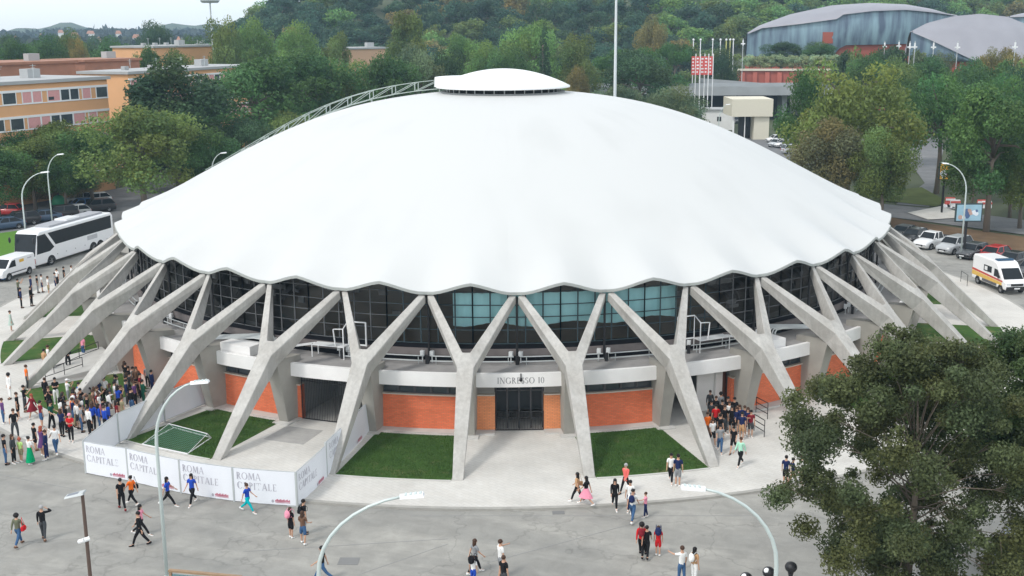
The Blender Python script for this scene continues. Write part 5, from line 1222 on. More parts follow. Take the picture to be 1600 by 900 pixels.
car('sedan', dgr, 1411, 372, 225, 'dark grey car at the far end of the right row behind the roof edge', group=GC)
car('hatch', blk, 1428, 378, 225, 'black hatchback between the grey car and the white pickup', group=GC)
car('pickup', wht, 1456, 386, 232, 'white pickup in the row right of the dome', group=GC)
car('suv', sil, 1490, 394, 232, 'silver grey estate car next to the white pickup', group=GC)
car('hatch', dgr, 1519, 402, 232, 'dark grey hatchback between the silver and the red car', group=GC)
car('hatch', red, 1552, 407, 232, 'red hatchback behind the ambulance', group=GC)
car('sedan', blk, 1582, 416, 232, 'black car right of the red hatchback', group=GC)
car('sedan', dgr, 1612, 430, 225, 'grey car cut by the right edge behind the ambulance', group=GC)
GL2 = 'cars parked on the left behind the coach'
car('hatch', red, 12, 336, 270, 'red car at the left edge in the back row', z=-.1, group=GL2)
car('sedan', dbl, 8, 358, 225, 'dark blue car at the left edge behind the grass', z=-.1, group=GL2)
car('suv', blk, 32, 352, 225, 'black car right beside the left street lamp', z=-.1, group=GL2)
car('sedan', dbl, 66, 346, 235, 'blue grey saloon between the two left street lamps', z=-.1, group=GL2)
car('suv', blk, 93, 342, 235, 'black car in the middle of the left row', z=-.1, group=GL2)
car('hatch', sil, 116, 338, 235, 'silver hatchback just above the coach roof', z=-.1, group=GL2)
car('sedan', blu, 128, 327, 235, 'blue car behind the silver hatchback', z=-.1, group=GL2)
car('hatch', sil, 124, 318, 235, 'silver grey car uppermost in the left car park', z=-.1, group=GL2)
car('hatch', wht, 150, 318, 235, 'white car beneath the olive tree in the left car park', z=-.1, group=GL2)
car('suv', blk, 152, 331, 235, 'black car right of the blue one in the left car park', z=-.1, group=GL2)
car('hatch', blu, -14, 437, 100, 'bright blue car cut by the left edge below the white van')
car('hatch', (.03, .04, .06), 1586, 884, 215, 'dark car half hidden by the foreground tree at the right edge')
GF = 'far parked cars beside the cream pavilion'
rr = random.Random(4)
for i, (px, py) in enumerate([(1212, 222), (1222, 222), (1232, 222), (1214, 229), (1226, 230), (1237, 232), (1248, 227), (1262, 232), (1276, 236), (1290, 240), (1305, 236), (1240, 240), (1256, 246), (1150, 192), (1162, 196), (1156, 186)]):
    c_ = [wht, sil, blk, sil, wht, dgr, dbl, wht][i % 8]; car(['hatch', 'sedan', 'suv'][i % 3], c_, px, py, rr.choice([80, 260, 200, 235]), {wht: 'white', sil: 'silver', blk: 'black', dgr: 'dark grey', dbl: 'dark blue'}[c_]+' car parked far off beside the cream pavilion', z=-.08, group=GF)

def vbox(parent, nm, mt, prof_xz, W, bev=.08, col=None, crown=.0):
    """extruded side profile with rounded edges"""
    m = MB(); n = len(prof_xz); vs = [(x, -W/2, z) for x, z in prof_xz]+[(x, W/2, z) for x, z in prof_xz]
    m.add(vs, [tuple(range(n)), tuple(range(n, 2*n))[::-1]]+[(i, (i+1) % n, n+(i+1) % n, n+i) for i in range(n)])
    o = m.build(nm, mt, parent); b_ = o.modifiers.new('bevel', 'BEVEL'); b_.width = bev; b_.segments = 3; b_.limit_method = 'ANGLE'
    if col: o.color = (*col, 1)
    return o
def side_panel(parent, nm, mt, pts, W, off=.012):
    m = MB(); 
    for s in (-1, 1):
        vs = [(x, s*(W/2+off), z) for x, z in pts]+[(x, s*(W/2-.05), z) for x, z in pts]; n = len(pts)
        m.add(vs, [tuple(range(n)), tuple(range(n, 2*n))[::-1]]+[(i, (i+1) % n, n+(i+1) % n, n+i) for i in range(n)])
    return m.build(nm, mt, parent)
# coach
p0 = G(85, 411); p1 = G(150, 390); dv = (p0-p1); dv.z = 0; dv.normalize()
side = Vector((dv.y, -dv.x, 0)); 
if side.dot(Vector((CAM[0], CAM[1], 0))-p0) < 0: side = -side
ctr = p0-dv*3.9-side*1.2
t = thing('coach', 'white touring coach with dark windows parked behind the trestles on the left', 'coach', (ctr.x, ctr.y, -.1), math.atan2(dv.y, dv.x))
t.scale = (1.12, 1, 1)
CW = mat('coach_white', (.86, .87, .88), .35, coat=.4, var=.03)
vbox(t, 'body', CW, [(-6.1, .35), (6.0, .35), (6.12, .8), (6.0, 1.35), (5.55, 3.35), (5.2, 3.62), (-5.8, 3.62), (-6.1, 3.3)], 2.5, .12)
side_panel(t, 'side_windows', CARGLASS, [(-5.7, 1.95), (3.1, 1.95), (4.1, 3.28), (-5.7, 3.3)], 2.5)
side_panel(t, 'cab_window', CARGLASS, [(4.0, 1.45), (5.85, 1.45), (5.55, 3.25), (4.5, 3.28), (3.35, 1.75)], 2.5)
m = MB(); m.hexa([(5.97, -1.15, 1.3), (6.03, -1.15, 1.3), (6.03, 1.15, 1.3), (5.97, 1.15, 1.3), (5.50, -1.15, 3.38), (5.60, -1.15, 3.38), (5.60, 1.15, 3.38), (5.50, 1.15, 3.38)]); m.build('windscreen', CARGLASS, t)
m = MB(); m.box(-5.0, 3.2, -.8, .8, 3.6, 3.82); m.build('roof_rail', mat('roof_grey', (.35, .36, .38)), t)
m = MB(); m.box(-1.5, .5, -.7, .7, 3.82, 3.98); m.build('air_conditioner', CW, t)
for s in (-1, 1):
    for x in (3.9, -2.55, -3.7): wheel(t, x, s*1.12, .5, .3)
    m = MB(); m.ell((6.25, s*1.32, 2.9), (.1, .12, .3), 8, 6); m.build('mirror', BLACK, t)
    m = MB(); m.box(6.02, 6.13, min(s*.7, s*1.1), max(s*.7, s*1.1), .75, .95); m.build('headlight', mat('headlight_glass', (.7, .72, .74)), t)
for x in (3.9, -2.55, -3.7): side_panel(t, 'wheel_arch', RUB, [(x+.62*math.cos(math.pi*i/10), .36+.66*math.sin(math.pi*i/10)) for i in range(11)], 2.5, .006)
for i, x in enumerate((-4.9, -1.3, .2, 1.6, 2.9)): side_panel(t, 'hatch_mark', mat('hatch_grey', (.3, .31, .32)), [(x, .9), (x+.12, .9), (x+.12, .98), (x, .98)], 2.5, .014)
side_panel(t, 'vent_panel', mat('vent_grey', (.5, .51, .53)), [(-3.3, 1.35), (-1.7, 1.35), (-1.7, 1.8), (-3.3, 1.8)], 2.5, .01)
# van
p0 = G(47, 427); dvv = dv
ctr = p0-dvv*-1.45-side*1.0
t = thing('van', 'white delivery van with small yellow sign in front of the coach', 'van', (ctr.x, ctr.y, -.1), math.atan2(dvv.y, dvv.x))
vbox(t, 'body', CW, [(-2.45, .35), (2.4, .35), (2.5, .75), (2.35, 1.05), (1.75, 1.2), (1.0, 1.92), (.6, 2.0), (-2.3, 2.0), (-2.45, 1.8)], 1.95, .1)
side_panel(t, 'side_window', CARGLASS, [(.45, 1.2), (1.55, 1.2), (.98, 1.78), (.5, 1.82)], 1.95)
m = MB(); m.hexa([(1.76, -.85, 1.2), (1.83, -.85, 1.2), (1.83, .85, 1.2), (1.76, .85, 1.2), (1.0, -.78, 1.9), (1.08, -.78, 1.9), (1.08, .78, 1.9), (1.0, .78, 1.9)]); m.build('windscreen', CARGLASS, t)
side_panel(t, 'yellow_sign', mat('sign_yellow', (.75, .45, .05)), [(-.75, 1.45), (-.1, 1.45), (-.1, 1.72), (-.75, 1.72)], 1.95)
side_panel(t, 'grey_lettering', mat('print_grey', (.42, .41, .46)), [(-1.9, 1.6), (-1.3, 1.6), (-1.3, 1.68), (-1.9, 1.68)], 1.95)
side_panel(t, 'side_moulding', mat('moulding', (.12, .12, .13)), [(-1.0, .62), (1.3, .62), (1.3, .72), (-1.0, .72)], 1.95, .02)
m = MB(); m.box(-2.49, -2.42, -.8, -.06, 1.2, 1.75); m.box(-2.49, -2.42, .06, .8, 1.2, 1.75); m.build('rear_window', CARGLASS, t)
for s in (-1, 1):
    for x in (1.55, -1.45): wheel(t, x, s*.88, .34, .22)
    m = MB(); m.box(-2.5, -2.4, min(s*.86, s*.96), max(s*.86, s*.96), .8, 1.3); m.build('tail_light', mat('tail_red', (.4, .02, .02)), t)
for x in (1.55, -1.45): side_panel(t, 'wheel_arch', RUB, [(x+.42*math.cos(math.pi*i/10), .34+.42*math.sin(math.pi*i/10)) for i in range(11)], 1.95, .006)
# ambulance
a0 = G(1526, 443, -.1); a1 = G(1562, 458, -.1); dva = (a1-a0).normalized(); sda = Vector((dva.y, -dva.x, 0))
if sda.dot(Vector((CAM[0], CAM[1], 0))-a0) < 0: sda = -sda
ctr = (a0+a1)/2-sda*1.0
t = thing('ambulance', 'white ambulance with red and yellow side stripes standing beside the pavement', 'ambulance', (ctr.x, ctr.y, -.1), math.atan2(dva.y, dva.x))
AW = mat('ambulance_white', (.86, .86, .86), .35, coat=.4, var=.03)
vbox(t, 'body', AW, [(-2.9, .4), (2.75, .4), (2.85, .8), (2.72, 1.1), (2.2, 1.28), (1.45, 2.1), (1.05, 2.5), (.6, 2.62), (-2.75, 2.62), (-2.9, 2.4)], 2.0, .1)
side_panel(t, 'side_window', CARGLASS, [(.75, 1.3), (1.85, 1.3), (1.3, 1.95), (.8, 1.98)], 2.0)
side_panel(t, 'rear_side_window', CARGLASS, [(-.95, 1.45), (.35, 1.45), (.35, 2.0), (-.95, 2.0)], 2.0)
side_panel(t, 'window_cross', WHITE, [(-.8, 1.55), (-.35, 1.55), (-.35, 1.9), (-.8, 1.9)], 2.0, .018)
side_panel(t, 'red_stripe', mat('stripe_red', (.55, .05, .03), .5), [(-2.88, 1.18), (2.2, 1.0), (2.2, 1.14), (-2.88, 1.36)], 2.0, .010)
side_panel(t, 'yellow_stripe', mat('stripe_yellow', (.75, .48, .10), .5), [(-2.88, .75), (2.1, .72), (2.1, .97), (-2.88, 1.15)], 2.0, .010)
side_panel(t, 'side_moulding', mat('moulding', (.12, .12, .13)), [(-1.1, .5), (1.3, .5), (1.3, .72), (-1.1, .72)], 2.0, .022)
m = MB(); m.hexa([(2.2, -.88, 1.28), (2.27, -.88, 1.28), (2.27, .88, 1.28), (2.2, .88, 1.28), (1.46, -.8, 2.1), (1.54, -.8, 2.1), (1.54, .8, 2.1), (1.46, .8, 2.1)]); m.build('windscreen', CARGLASS, t)
m = MB(); m.box(2.70, 2.88, -.95, .95, .42, .72); m.build('bumper', RUB, t)
m = MB(); m.box(2.78, 2.89, -.55, .55, .80, .98); m.build('grille', RUB, t)
m = MB(); m.box(2.875, 2.895, -.26, .26, .52, .62); m.build('number_plate', WHITE, t)
m = MB(); m.box(.35, .75, -.75, .75, 2.62, 2.76); m.build('light_bar', mat('blue_glass', (.04, .10, .18), .2), t)
for s in (-1, 1):
    for x in (1.95, -1.85): wheel(t, x, s*.9, .35, .22)
    m = MB(); m.box(2.68, 2.83, min(s*.62, s*.93), max(s*.62, s*.93), .84, 1.04); m.build('headlight', mat('headlight_glass', (.7, .72, .74)), t)
    m = MB(); m.ell((1.75, s*1.16, 1.45), (.08, .1, .2), 8, 6); m.build('mirror', BLACK, t)
for x in (1.95, -1.85): side_panel(t, 'wheel_arch', RUB, [(x+.42*math.cos(math.pi*i/10), .36+.42*math.sin(math.pi*i/10)) for i in range(11)], 2.0, .006)
# green umbrella-like canopy by the left car park
p = G(93, 327, 0); t = thing('recycling_bell', 'round green recycling bell beside the parked cars on the left', 'recycling bin', (p.x, p.y, -.1)); m = MB(); m.ell((0, 0, 1.0), (.9, .9, 1.0), 14, 9); m.build('shell', mat('bin_green', (.02, .25, .12), .5), t, True); m = MB(); m.tube([(0, 0, 1.9), (0, 0, 2.2)], .12, 8); m.build('lifting_ring', BLACK, t)

# ================================================================ PEOPLE
def rotx(v, a): return Vector((v.x, v.y*math.cos(a)-v.z*math.sin(a), v.y*math.sin(a)+v.z*math.cos(a)))
POSES = {  # legs: (thigh, knee) for left/right ; arms: (shoulder fwd, outward, elbow) ; degrees; front is -y
 'stand': dict(l=((2, 0), (-2, 2)), a=((2, 8, 12), (-2, 9, 10)), s=.09),
 'wide': dict(l=((6, 0), (-8, 3)), a=((15, 12, 70), (12, 12, 60)), s=.14),
 'walk': dict(l=((26, 8), (-22, 20)), a=((-24, 6, 12), (24, 6, 22)), s=.07),
 'stride': dict(l=((-26, 26), (30, 4)), a=((28, 7, 28), (-24, 6, 10)), s=.07),
 'phone': dict(l=((3, 2), (-3, 0)), a=((42, 4, 98), (40, 4, 100)), s=.09),
 'crossed': dict(l=((4, 0), (-2, 4)), a=((22, -2, 88), (20, -4, 92)), s=.10),
 'hand_to_head': dict(l=((14, 6), (-14, 8)), a=((4, 8, 12), (85, 55, 132)), s=.08),
 'reach': dict(l=((6, 2), (-8, 6)), a=((70, 18, 18), (4, 8, 15)), s=.09),
 'photo': dict(l=((2, 0), (-4, 3)), a=((75, 10, 75), (75, 10, 78)), s=.09)}
def joints(pose):
    P = POSES[pose]; J = {}; hip = Vector((0, 0, .93)); J['pel'] = hip; lo = 9
    for i, sd_ in ((0, 1), (1, -1)):
        th, kn = P['l'][i]; h = Vector((sd_*.09, 0, .90)); d1 = rotx(Vector((0, 0, -1)), R_(-th)); d1 = Vector((0, -math.sin(R_(th)), -math.cos(R_(th))))
        k = h+d1*.43+Vector((sd_*(P['s']-.09), 0, 0)); a2 = th-kn; d2 = Vector((0, -math.sin(R_(a2)), -math.cos(R_(a2)))); an = k+d2*.41
        fa = min(0, a2*.6); J[f'h{i}'], J[f'k{i}'], J[f'n{i}'] = h, k, an; J[f't{i}'] = an+Vector((sd_*.02, -.17, -.055 if a2 > -14 else -.075)); J[f'e{i}'] = an+Vector((0, .05, -.05))
        lo = min(lo, an.z)
    J['waist'] = Vector((0, .0, 1.05)); J['chest'] = Vector((0, .01, 1.28)); J['neck'] = Vector((0, .015, 1.45)); J['head'] = Vector((0, -.01, 1.60)); J['top'] = Vector((0, 0, 1.68))
    for i, sd_ in ((0, 1), (1, -1)):
        f, o_, e = P['a'][i]; s = Vector((sd_*.175, .01, 1.39)); d = Vector((sd_*math.sin(R_(o_)), -math.sin(R_(f))*math.cos(R_(o_)), -math.cos(R_(f))*math.cos(R_(o_))))
        el = s+d*.28; f2 = f+e; o2 = o_*.4-(25 if e > 60 and pose != 'photo' and pose != 'hand_to_head' else 0)
        if pose == 'hand_to_head' and i == 1: d2 = (Vector((sd_*.10, -.06, 1.62))-el).normalized()
        else: d2 = Vector((sd_*math.sin(R_(o2)), -math.sin(R_(f2))*math.cos(R_(o2)), -math.cos(R_(f2))*math.cos(R_(o2))))
        wr = el+d2*.24; J[f's{i}'], J[f'l{i}'], J[f'w{i}'], J[f'd{i}'] = s, el, wr, d2
    dz = .075-lo
    for k in list(J):
        if not k.startswith('d'): J[k] = J[k]+Vector((0, 0, dz))
    return J
def skin_mesh(name, verts, edges, radii, root=0, sub=1, m=None):
    me = bpy.data.meshes.new('tmp'); me.from_pydata([tuple(v) for v in verts], edges, []); o = bpy.data.objects.new('tmp', me); COL.objects.link(o)
    sk = o.modifiers.new('s', 'SKIN'); sk.use_smooth_shade = True
    if not me.skin_vertices: 
        bpy.context.view_layer.objects.active = o; bpy.ops.mesh.customdata_skin_add()
    for i, d in enumerate(me.skin_vertices[0].data):
        r = radii[i]; d.radius = r if isinstance(r, tuple) else (r, r); d.use_root = (i == root)
    ss = o.modifiers.new('u', 'SUBSURF'); ss.levels = sub
    dg = bpy.context.evaluated_depsgraph_get(); out = bpy.data.meshes.new_from_object(o.evaluated_get(dg)); out.name = name
    bpy.data.objects.remove(o); bpy.data.meshes.remove(me)
    out.materials.clear()
    if m: out.materials.append(m)
    return out
_pm = {}
EYE = mat('eye_dark', (.03, .02, .015), .4); LIPM = mat('lips', (.35, .12, .10), .6)
def body_mesh(pose):
    k = ('body', pose)
    if k in _pm: return _pm[k]
    J = joints(pose); V = []; E = []; Rr = []
    def v(p, r): V.append(p); Rr.append(r); return len(V)-1
    def e(a, b_): E.append((a, b_))
    pel = v(J['pel'], (.135, .10)); wa = v(J['waist'], (.115, .085)); ch = v(J['chest'], (.145, .10)); up = v(J['neck']-Vector((0, 0, .05)), (.085, .07)); nk = v(J['neck']+Vector((0, 0, .03)), .052)
    hd_ = v(J['head']+Vector((0, 0, -.04)), (.072, .085)); hm = v(J['head']+Vector((0, .005, .05)), (.082, .098)); ht = v(J['head']+Vector((0, .01, .12)), (.05, .06))
    for a, b_ in ((pel, wa), (wa, ch), (ch, up), (up, nk), (nk, hd_), (hd_, hm), (hm, ht)): e(a, b_)
    for i, sd_ in ((0, 1), (1, -1)):
        h = v(J[f'h{i}']-Vector((0, 0, .05)), .085); kk = v(J[f'k{i}'], .055); cf = v(J[f'k{i}'].lerp(J[f'n{i}'], .35), .054); an = v(J[f'n{i}'], .036); to = v(J[f't{i}'], (.04, .022))
        e(pel, h); e(h, kk); e(kk, cf); e(cf, an); e(an, to)
        s = v(J[f's{i}'], .056); el = v(J[f'l{i}'], .038); w_ = v(J[f'w{i}'], .025); e(up, s); e(s, el); e(el, w_)
        d = J[f'd{i}'].normalized(); lat = d.cross(Vector((1, 0, 0))).normalized() if abs(d.x) < .9 else Vector((0, 1, 0)); pm = v(J[f'w{i}']+d*.05, (.030, .016)); pq = v(J[f'w{i}']+d*.085, (.032, .014)); e(w_, pm); e(pm, pq)
        inn = d.cross(lat).normalized()*(-sd_)
        for q, (off, ln) in enumerate(((-.027, .062), (-.009, .074), (.009, .070), (.027, .054))):
            a_ = v(J[f'w{i}']+d*(.105)+lat*off, .0085); b2 = v(a_p := J[f'w{i}']+d*(.105+ln*.55)+lat*off*1.08+inn*.006, .0075); c_ = v(J[f'w{i}']+d*(.105+ln*.95)+lat*off*1.1+inn*.022, .0065); e(pq, a_); e(a_, b2); e(b2, c_)
        t1 = v(J[f'w{i}']+d*.055+lat*-.045+inn*.008, .010); t2 = v(J[f'w{i}']+d*.095+lat*-.058+inn*.02, .008); e(pm, t1); e(t1, t2)
    me = skin_mesh('body', V, E, Rr, 0, 1, SKIN)
    # face: nose, eyes, ears, mouth added to the same mesh
    H_ = J['head']+Vector((0, 0, .0)); m = MB()
    m.ell((H_.x, H_.y-.098, H_.z+.0), (.012, .020, .022), 8, 6, 0)
    for s in (-1, 1): m.ell((H_.x+s*.033, H_.y-.088, H_.z+.030), (.013, .008, .008), 8, 6, 1); m.ell((H_.x+s*.082, H_.y+.01, H_.z+.01), (.010, .018, .030), 8, 6, 0)
    m.ell((H_.x, H_.y-.086, H_.z-.045), (.024, .008, .007), 8, 6, 2)
    f2 = m.mesh('face', [SKIN, EYE, LIPM], True); bm = bmesh.new(); bm.from_mesh(me); bm.from_mesh(f2); bm.to_mesh(me); bm.free(); me.materials.append(EYE); me.materials.append(LIPM); bpy.data.meshes.remove(f2)
    _pm[k] = me; return me
def top_mesh(pose, kind):   # short / long / coat
    k = ('top', pose, kind)
    if k in _pm: return _pm[k]
    J = joints(pose); V = []; E = []; Rr = []
    def v(p, r): V.append(p); Rr.append(r); return len(V)-1
    lowz = .90 if kind != 'coat' else .70
    a = v(Vector((0, 0, J['pel'].z-(.04 if kind != 'coat' else .22))), (.165, .12) if kind != 'coat' else (.19, .16)); w_ = v(J['waist'], (.145, .108)); c = v(J['chest'], (.170, .122)); u = v(J['neck']-Vector((0, 0, .055)), (.10, .08)); E += [(a, w_), (w_, c), (c, u)]
    for i in (0, 1):
        s = v(J[f's{i}'], .070); E.append((u, s))
        if kind == 'short': e_ = v(J[f's{i}'].lerp(J[f'l{i}'], .75), .054); E.append((s, e_))
        else: e_ = v(J[f'l{i}'], .052); w2 = v(J[f'l{i}'].lerp(J[f'w{i}'], .92), .038); E += [(s, e_), (e_, w2)]
    me = skin_mesh('top', V, E, Rr, 1, 1, CLOTH); _pm[k] = me; return me
def leg_mesh(pose, kind):
    k = ('leg', pose, kind)
    if k in _pm: return _pm[k]
    J = joints(pose)
    if kind in ('skirt', 'longskirt', 'dress'):
        m = MB(); z1 = J['waist'].z+.02; z0 = {'skirt': J['k0'].z+.02, 'dress': J['k0'].z+.06, 'longskirt': .16}[kind]; cy = (J['k0'].y+J['k1'].y)/2; n = 18; vs = []
        sp = abs(J['k0'].y-J['k1'].y)/2*(1 if kind != 'longskirt' else 1.3)
        for i in range(7):
            t = i/6
            for j in range(n):
                a_ = 2*math.pi*j/n; fl = 1+.05*math.sin(j*3.14)*t; vs.append(((.13+.12*t)*math.cos(a_)*fl, cy*t+(.10+(.11+sp)*t)*math.sin(a_)*fl, z1+(z0-z1)*t))
        m.add(vs, [(i*n+j, i*n+(j+1) % n, (i+1)*n+(j+1) % n, (i+1)*n+j) for i in range(6) for j in range(n)]); me = m.mesh('skirt', CLOTH, True)
    else:
        V = []; E = []; Rr = []
        def v(p, r): V.append(p); Rr.append(r); return len(V)-1
        pel = v(J['pel']+Vector((0, 0, .01)), (.15, .115)); top = v(J['waist'], (.125, .098)); E.append((pel, top))
        for i in (0, 1):
            h = v(J[f'h{i}']-Vector((0, 0, .06)), .104); kk = v(J[f'k{i}'], .072 if kind == 'trousers' else .088); E += [(pel, h), (h, kk)]
            if kind == 'trousers': an = v(J[f'k{i}'].lerp(J[f'n{i}'], .9), .056); E.append((kk, an))
        me = skin_mesh('trousers', V, E, Rr, 0, 1, CLOTH)
    _pm[k] = me; return me
def shoe_mesh(pose, i):
    k = ('shoe', pose, i)
    if k in _pm: return _pm[k]
    J = joints(pose); n_, t_ = J[f'n{i}'], J[f't{i}']; d = (t_-n_); d.x *= .6; d.normalize(); m = MB(); a = n_+Vector((0, 0, -.035))-d*.05; b_ = n_+d*.20+Vector((0, 0, -.012))
    m.bar(n_+Vector((0, 0, .03)), n_+Vector((0, 0, -.04)), .09, .10); m.tube([a, a.lerp(b_, .3), a.lerp(b_, .75), b_], [.040, .048, .046, .028], 8); me = m.mesh('shoe', CLOTH, True); _pm[k] = me; return me
def hair_mesh(pose, kind):
    k = ('hair', pose, kind)
    if k in _pm: return _pm[k]
    J = joints(pose); H = J['head']; m = MB()
    if kind == 'cap': m.ell((0, H.y+.005, H.z+.07), (.102, .115, .075), 12, 7); m.box(-.07, .07, H.y-.19, H.y-.08, H.z+.055, H.z+.07)
    else:
        m.ell((0, H.y+.022, H.z+.055), (.098, .108, .100), 12, 8)
        if kind == 'long':
            m.ell((0, H.y+.075, H.z-.10), (.092, .050, .20), 10, 8); m.ell((.075, H.y+.03, H.z-.07), (.03, .05, .13), 8, 6); m.ell((-.075, H.y+.03, H.z-.07), (.03, .05, .13), 8, 6)
        if kind == 'bun': m.ell((0, H.y+.10, H.z+.13), .05, 8, 6)
        if kind == 'curly': m.ell((0, H.y+.03, H.z+.05), (.135, .13, .13), 10, 8)
    me = m.mesh('hair', HAIR, True); _pm[k] = me; return me
CN = {'black': (.014, .014, .016), 'white': (.78, .78, .76), 'red': (.55, .02, .025), 'maroon': (.20, .02, .03), 'navy': (.018, .028, .09), 'blue': (.02, .07, .42), 'jeans': (.05, .11, .22), 'grey': (.25, .26, .27), 'dark grey': (.06, .065, .07),
      'orange': (.85, .17, .02), 'green': (.0, .30, .12), 'dark green': (.015, .09, .06), 'lime': (.50, .75, .25), 'mint': (.38, .68, .52), 'pink': (.80, .30, .40), 'khaki': (.28, .25, .15), 'olive': (.14, .15, .10), 'turquoise': (.0, .42, .46), 'brown': (.16, .09, .06), 'purple': (.13, .06, .18), 'pale green': (.40, .50, .44), 'coral': (.75, .16, .14), 'red hair': (.35, .08, .04), 'brown hair': (.06, .03, .018), 'grey hair': (.35, .35, .35), 'black hair': (.010, .008, .008), 'tan': (.50, .30, .16)}
def hair_split(s):
    for kd in ('long', 'bun', 'cap', 'curly', 'short'):
        if kd in s: return kd, s.replace(kd, '').strip()
    return 'short', s
def person(hx, hy, pose, face, top, topk, bot, botk, hair='short black', shoes='black', h=1.72, where='', lab=None, group=None, z=0.0, foot=None):
    sc_ = h/1.78
    if foot: g_ = G(foot[0], foot[1], z)
    else: g_ = G(hx, hy, z+h*.93)
    Rad = math.hypot(g_.x, g_.y)
    if not foot and Rad > 42.8 and z == 0: g_ = G(hx, hy, -.1+h*.93); z = -.1
    hk, hc = hair_split(hair); hc = hc or 'black'
    gar = {'trousers': 'trousers', 'shorts': 'shorts', 'skirt': 'skirt', 'longskirt': 'long skirt', 'dress': 'dress'}[botk]
    child = 'child ' if h < 1.45 else ''
    auto = ('person ' if not child else 'child ')+'in '+top+(' coat' if topk == 'coat' else ' top')+' and '+('jeans' if bot == 'jeans' and botk == 'trousers' else bot+' '+gar)
    lb = lab or (auto+(', '+where if where else ''))
    t = thing('person', lb, 'person', (g_.x, g_.y, z), math.pi-YAW_ANG(face)+0, group)
    rs = R_(0)
    S = (sc_, sc_, sc_)
    b_ = link('body', body_mesh(pose), t, scale=S)
    link('shirt' if topk != 'coat' else 'coat', top_mesh(pose, topk), t, scale=S, col=CN[top])
    link({'trousers': 'trousers', 'shorts': 'shorts'}.get(botk, 'skirt'), leg_mesh(pose, botk), t, scale=S, col=CN[bot])
    for i in (0, 1): link('shoe', shoe_mesh(pose, i), t, scale=S, col=CN[shoes])
    hcol = CN.get(hc+' hair') or CN[hc]
    link('cap' if hk == 'cap' else 'hair', hair_mesh(pose, hk), t, scale=S, col=hcol)
    t['auto'] = 0 if lab else 1
    return t
def bag(per, kind, col, lab, pose='stand'):
    J = joints(pose); m = MB(); T = per.matrix_basis.copy()
    me = ('bag', kind)
    o = thing(kind, lab, 'bag'); o.location = per.location; o.rotation_euler = per.rotation_euler
    if kind == 'backpack':
        m.ell((0, .20, 1.24), (.15, .09, .20), 12, 8); m.ell((0, .28, 1.17), (.10, .04, .10), 10, 6); bb = m.build('pack', CLOTH, o, True)
        m = MB()
        for s in (-1, 1): m.tube([(s*.09, .17, 1.40), (s*.10, .02, 1.475), (s*.11, -.13, 1.36), (s*.12, -.13, 1.2), (s*.13, .12, 1.08)], .012, 6)
        st_ = m.build('strap', CLOTH, o)
    else:
        m.box(-.36, -.24, -.13, .15, .78, 1.0); bb = m.build('pouch', CLOTH, o); bv = bb.modifiers.new('b', 'BEVEL'); bv.width = .03; bv.segments = 2
        m = MB(); m.tube([(-.30, -.10, 1.0), (-.24, .0, 1.42), (-.30, .12, 1.0)], .012, 6); st_ = m.build('strap', CLOTH, o)
    bb.color = (*CN[col], 1); st_.color = (*CN[col], 1); return o
A, T_, Lf_, Rt = 0, 180, 270, 90
P_ = person
# ---- foreground
p = P_(25, 803, 'walk', 10, 'olive', 'long', 'jeans', 'trousers', 'curly black', 'brown', 1.68, lab='person in olive jacket and jeans with red bag, lower left corner'); bag(p, 'handbag', 'red', 'dark red handbag on the shoulder of the person at the lower left', 'walk')
P_(64, 792, 'hand_to_head', 350, 'black', 'long', 'dark grey', 'trousers', 'short grey', 'brown', 1.76, lab='person in black jacket raising a hand to the head, lower left')
P_(187, 748, 'walk', 330, 'black', 'short', 'black', 'trousers', 'short black', 'maroon', 1.74, lab='person in all black walking in front of the first hoarding panel')
p = P_(203, 743, 'stride', 300, 'orange', 'short', 'black', 'trousers', 'bun black', 'white', 1.66, lab='person in orange top and black trousers before the second hoarding panel'); bag(p, 'handbag', 'black', 'black handbag carried by the person in the orange top', 'stride')
P_(218, 788, 'stride', 90, 'pink', 'short', 'black', 'trousers', 'long black', 'white', 1.66, lab='long haired person in pink top behind the man in the black suit')
P_(215, 800, 'walk', 270, 'black', 'long', 'black', 'trousers', 'short black', 'black', 1.78, lab='person in black suit walking left near the brown lamp post')
P_(260, 745, 'stride', 90, 'blue', 'short', 'black', 'trousers', 'long black', 'white', 1.66, lab='person in blue top striding half hidden behind the tall lamp post')
P_(298, 741, 'walk', 200, 'blue', 'short', 'black', 'trousers', 'long black', 'white', 1.70, lab='long haired person in blue top and black trousers before the third panel')
P_(385, 755, 'stride', 110, 'blue', 'short', 'turquoise', 'trousers', 'bun brown', 'white', 1.62, lab='person in turquoise trousers walking before the fourth hoarding panel')
p = P_(453, 795, 'stand', 30, 'black', 'short', 'black', 'shorts', 'long brown', 'white', 1.55, lab='person in black with pink backpack at the hoarding corner'); bag(p, 'backpack', 'pink', 'pink backpack on the back of the person at the hoarding corner')
p = P_(474, 783, 'stand', 60, 'black', 'short', 'grey', 'trousers', 'short black', 'black', 1.76, lab='tall person in black top, right of the hoarding corner'); bag(p, 'backpack', 'black', 'black backpack on the tall person at the hoarding corner')
P_(472, 801, 'wide', 20, 'brown', 'short', 'jeans', 'shorts', 'long brown', 'white', 1.64, lab='person in brown top and denim shorts in front of the tall one')
P_(502, 853, 'stride', 270, 'black', 'short', 'jeans', 'trousers', 'short black', 'black', 1.74, lab='person in black top and jeans striding behind the bottom lamp post')
p = P_(742, 843, 'walk', 60, 'grey', 'short', 'black', 'trousers', 'long brown', 'white', 1.70, lab='person in grey tee with long dark braid, bottom centre')
p = P_(739, 871, 'stand', 20, 'white', 'short', 'blue', 'shorts', 'short brown', 'white', 1.35, lab='child in white top and blue shorts at the bottom centre'); bag(p, 'backpack', 'black', 'black backpack on the child at the bottom centre')
